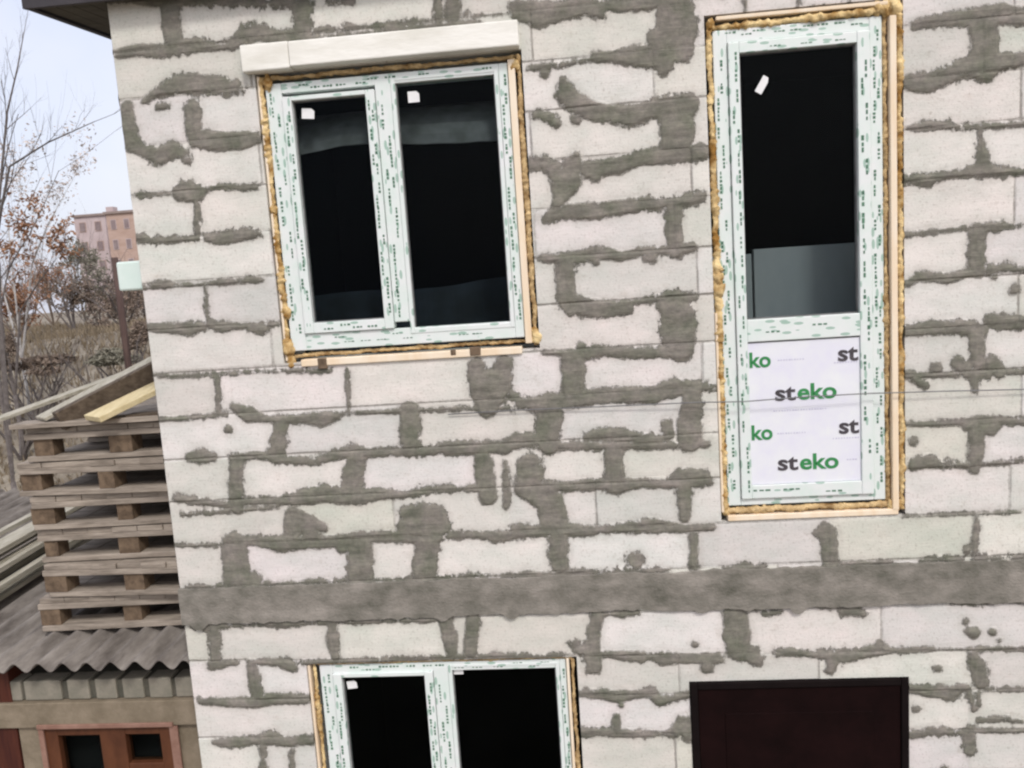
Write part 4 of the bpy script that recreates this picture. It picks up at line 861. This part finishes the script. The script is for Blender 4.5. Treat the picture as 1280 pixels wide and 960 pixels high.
# ------------------------------------------------------------------ BACKGROUND
def leafcloud(mb, c, rad, n, size, rnd, flat=1.0, shell=.35):
    for _ in range(n):
        d = Vector((rnd.gauss(0, 1), rnd.gauss(0, 1), rnd.gauss(0, 1))).normalized()*(shell+(1-shell)*rnd.random())
        p = Vector(c)+Vector((d.x*rad[0], d.y*rad[1], d.z*rad[2]))
        if noise.noise(p*2.2/max(rad)) < -.12: continue
        a = Vector((rnd.uniform(-1, 1), rnd.uniform(-1, 1), rnd.uniform(-1, 1))).normalized()*size*rnd.uniform(.5, 1.2)
        b = a.cross(Vector((rnd.uniform(-1, 1), rnd.uniform(-1, 1), rnd.uniform(-1, 1))).normalized())*.8
        mb.quad(p-a, p-b*.6, p+a, p+b*.6)
def branch(mb, p, d, ln, r, depth, rnd, tips, up=.15, nseg=4, kids=(2, 4), spread=.7):
    pts = [p]; rad = [r]
    for i in range(nseg):
        d = (d+Vector((rnd.uniform(-1, 1), rnd.uniform(-1, 1), rnd.uniform(-1, 1)))*.14+Vector((0, 0, up*.3))).normalized()
        pts.append(pts[-1]+d*ln/nseg); rad.append(r*(1-.5*(i+1)/nseg))
    mb.tube(pts, rad, 5, cap=False)
    tips.append(pts[-1])
    if depth == 0: return
    for k in range(rnd.randint(*kids)):
        t = rnd.uniform(.35, 1); i = min(int(t*nseg), nseg-1); q_ = pts[i].lerp(pts[i+1], t*nseg-i)
        dd = (d+Vector((rnd.uniform(-1, 1), rnd.uniform(-1, 1), rnd.uniform(-.6, 1)))*spread).normalized()
        branch(mb, q_, dd, ln*rnd.uniform(.5, .75), rad[i]*.55, depth-1, rnd, tips, up, nseg, kids, spread)
M_bark = mat('grey_bark', (.10, .085, .08), (.18, .16, .15), 12, .9)
M_twig = mat('pale_twigs', (.38, .36, .34), (.55, .53, .51), 12, .9)
M_rust = mat('rusty_dry_leaves', (.20, .10, .055), (.36, .21, .13), 3, .8)
M_brownl = mat('dull_brown_brush', (.14, .108, .085), (.25, .195, .155), 2, .9)  # brush and leaf colours lightened to carry the distance haze
M_olive = mat('grey_olive_brush', (.13, .128, .095), (.23, .215, .17), 2, .9)
M_palel = mat('pale_dry_leaves', (.42, .36, .33), (.60, .54, .50), 3, .8)
M_dgrass = mat('straw_brown_grass', (.13, .10, .065), (.27, .22, .155), 1.3, .9)

def tree(pxb, Y, limbs, leafm, nleaf, lsize, name, label, seed, trunk_r=.07, depth=3, barkm=None):
    rnd = random.Random(seed); b = at(pxb, 400, Y); gz_ = ground_z(b.x, Y)
    t = empty(name, (b.x, Y, gz_)); tag(t, label, 'tree', )
    mb = MB(); fork = Vector((b.x, Y, gz_+1.2)); tips = []
    mb.tube([(b.x, Y, gz_-.2), (b.x+.02, Y, gz_+.5), tuple(fork)], [trunk_r*1.3, trunk_r*1.05, trunk_r], 8)
    mb.build('trunk', barkm or M_bark, t, smooth=True)
    cb = MB()
    for l3 in limbs:
        pts = [fork]+[at(x, y, Y+dy) for x, y, dy in l3]; n = len(pts)
        rad = [trunk_r*(.75-.6*i/(n-1)) for i in range(n)]
        cb.tube(pts, rad, 6, cap=False)
        for i in range(1, n):
            for k in range(2):
                d0 = (pts[i]-pts[i-1]).normalized()
                branch(cb, pts[i-1].lerp(pts[i], rnd.uniform(.4, 1)), (d0+Vector((rnd.uniform(-1, 1), rnd.uniform(-1, 1), rnd.uniform(-.2, 1)))*.7).normalized(), (pts[i]-pts[i-1]).length*rnd.uniform(.5, .9), rad[i]*.5, depth-1, rnd, tips, .2)
        branch(cb, pts[-1], (pts[-1]-pts[-2]).normalized(), .6, rad[-1]*.8, depth-1, rnd, tips, .3)
    cr_ = cb.build('crown', barkm or M_bark, t)
    if nleaf:
        lb = MB()
        for _ in range(nleaf):
            c = rnd.choice(tips); leafcloud(lb, c, (.16, .16, .13), 1, lsize, rnd)
        lb.build('leaves', leafm, cr_)
    return t
tree(-14, 7.5, [[(-8, 330, 0), (2, 215, .1), (9, 140, .1), (22, 84, .1), (30, 40, .3)], [(-6, 300, 0), (12, 208, -.2), (60, 178, -.4), (118, 152, -.5)], [(-30, 260, .3), (-50, 160, .3), (-60, 60, .3)]],
     M_palel, 0, .03, 'bare_tree', 'leafless grey tree reaching above the other trees into the sky', 4, .036, 3)
tree(20, 11, [[(15, 330, 0), (10, 280, .2), (30, 240, .3)], [(40, 330, 0), (60, 280, -.2), (85, 235, -.2)], [(-5, 330, .2), (-20, 260, .2)]],
     M_palel, 2600, .04, 'pale_twiggy_tree', 'pale whitish twiggy tree right below the bare branches', 9, .028, 4, M_twig)
tree(5, 10, [[(0, 390, 0), (10, 340, .2), (25, 310, .3)], [(25, 390, 0), (50, 350, -.2), (66, 330, -.2)], [(-15, 360, .2), (-30, 300, .2)]],
     M_rust, 3200, .05, 'rust_leaved_tree', 'small tree with rusty orange leaves at the left edge', 21, .035, 3)

def bush(px, py, Y, rx, rz_, m_, name, label, seed, n=900, size=None, group=None):
    rnd = random.Random(seed); c = at(px, py, Y); g0 = ground_z(c.x, Y)
    s_ = FPX/(Y+DIST); RX, RZ = rx/s_, rz_/s_; size = size or .03*RX+.03
    t = empty(name, (c.x, Y, g0)); tag(t, label, 'bush', group)
    st = MB(); tips = []
    for k in range(5):
        d = Vector((rnd.uniform(-1, 1), rnd.uniform(-1, 1), 1.3)).normalized()
        branch(st, Vector((c.x, Y, min(g0, c.z-RZ*.4))), d, max(c.z+RZ-g0, RZ)*.7, .03, 2, rnd, tips, .2)
    st.build('stems', M_bark if m_ is not M_rust else M_brownl, t)
    lf = MB()
    for k in range(7):
        cc = (c.x+rnd.uniform(-.6, .6)*RX, Y+rnd.uniform(-.4, .4)*RX, c.z+rnd.uniform(-.55, .5)*RZ)
        leafcloud(lf, cc, (RX*.5, RX*.4, RZ*.55), n//7, size, rnd)
    lf.build('foliage', m_, t)
gB = 'bushes on the slope behind the shed'
for i, (px, py, Y, rx, rz_, m_, nm, lb) in enumerate([
    (88, 378, 19, 42, 44, M_brownl, 'bush', 'dark brown leafless bush in the middle of the slope'),
    (118, 352, 22, 36, 52, M_olive, 'bush', 'tall grey-olive bush below the pinkish apartment block'),
    (150, 378, 18, 34, 46, M_brownl, 'bush', 'dark bush right beside the wooden pole'),
    (60, 352, 24, 36, 46, M_rust, 'bush', 'russet bush beside the rusty-leaved tree'),
    (20, 375, 16, 40, 40, M_rust, 'bush', 'low russet bush under the rusty-leaved tree'),
    (50, 456, 10.5, 48, 13, M_brownl, 'bush', 'low ochre dry bush on the slope above the pallets'),
    (6, 440, 10, 18, 34, M_brownl, 'bush', 'dark red-brown bush at the left edge'),
    (140, 446, 10.5, 40, 12, M_olive, 'bush', 'low olive scrub just above the slanted planks'),
    (176, 418, 11, 22, 20, M_brownl, 'bush', 'low dark scrub at the foot of the wooden pole'),
    (96, 322, 34, 34, 34, M_olive, 'bush', 'far grey bush in front of the pinkish apartment block'),
    (-40, 360, 20, 40, 60, M_brownl, 'bush', 'brown thicket beyond the left edge'),
    (185, 370, 26, 40, 40, M_brownl, 'bush', 'brown thicket partly hidden by the house corner')]):
    bush(px, py, Y, rx, rz_, m_, nm, lb, 40+i, 3600, group=gB)
# dry grass: nobody could count it
rnd = random.Random(5); gmb = MB()
for _ in range(9000):
    y = rnd.uniform(7.5, 24); x = rnd.uniform(-.80, -.42)*(y+DIST)
    z = ground_z(x, y); h_ = rnd.uniform(.06, .22); a = rnd.uniform(0, 3.14); dx, dy = math.cos(a)*.02, math.sin(a)*.02; lx_, ly_ = rnd.uniform(-.08, .08), rnd.uniform(-.08, .08)
    gmb.quad((x-dx, y-dy, z-.02), (x+dx, y+dy, z-.02), (x+dx*.3+lx_, y+dy*.3+ly_, z+h_), (x-dx*.3+lx_, y-dy*.3+ly_, z+h_))
gs = gmb.build('dry_grass', M_dgrass); tag(gs, 'dry straw-brown grass covering the slope', 'grass', kind='stuff')

# wooden pole near the corner
a = at(153, 398, 9); b = at(143, 322, 9)
m = MB(); gz_ = ground_z(a.x, 9); m.tube([(a.x, 9, gz_-.2), tuple(a), (a.x, 9, b.z)], [.06, .055, .05], 8)
pz = m.build('wooden_pole', mat('dark_pole_wood', (.07, .045, .04), (.12, .08, .07), 10, .9, stretch=(1, 1, .2)), smooth=True); tag(pz, 'dark wooden pole standing next to the house corner', 'pole')

# apartment building far behind
M_apb = mat('orange_brown_brick', (.38, .27, .22), (.46, .34, .29), .6, .9, stretch=(1, 1, 3))
M_app = mat('hazed_pink_facade', (.44, .36, .36), (.52, .44, .44), .4, .9)  # distance haze put into the pale, less saturated building colours
M_awin = mat('dark_far_window', (.20, .15, .15), (.27, .22, .22), 1, .3)
def block_of_flats(pxa, pxb, pyt, Y, m_, label, ncol, nrow, dpt=12):
    a = at(pxa, pyt, Y); b = at(pxb, pyt, Y); g0 = ground_z(a.x, Y)-.3
    e = empty('apartment_building', ((a.x+b.x)/2, Y, g0)); tag(e, label, 'building')
    m = MB(); m.box((a.x, Y, g0), (b.x, Y+dpt, a.z)); m.build('wall', m_, e)
    m = MB(); m.box((a.x-.2, Y-.2, a.z), (b.x+.2, Y+dpt+.2, a.z+.25)); rf_ = m.build('roof', mat('roof_edge', (.3, .24, .22), None, 2, .9), e)
    m = MB(); m.box(((a.x*.4+b.x*.6), Y+3, a.z+.25), ((a.x*.4+b.x*.6)+.9, Y+4, a.z+1.3)); m.build('chimney', m_, rf_)
    wd = (b.x-a.x)/ncol; hd = (a.z-g0)/nrow
    for i in range(ncol):
        for j in range(nrow):
            m = MB(); xx = a.x+(i+.3)*wd; z_ = a.z-(j+.78)*hd
            m.box((xx, Y-.05, z_), (xx+wd*.42, Y-.02, z_+hd*.5)); fr_ = m.build('window', M_apb if m_ is M_app else M_app, e)
            m = MB(); m.box((xx+.06, Y-.07, z_+.06), (xx+wd*.42-.06, Y-.052, z_+hd*.5-.06)); m.build('pane', M_awin, fr_)
block_of_flats(92, 131, 272, 88, M_app, 'pale pink multi-storey building far behind the bushes', 2, 5)
block_of_flats(132, 215, 268, 80, M_apb, 'orange-brown brick building next to the house corner, far away', 5, 5)
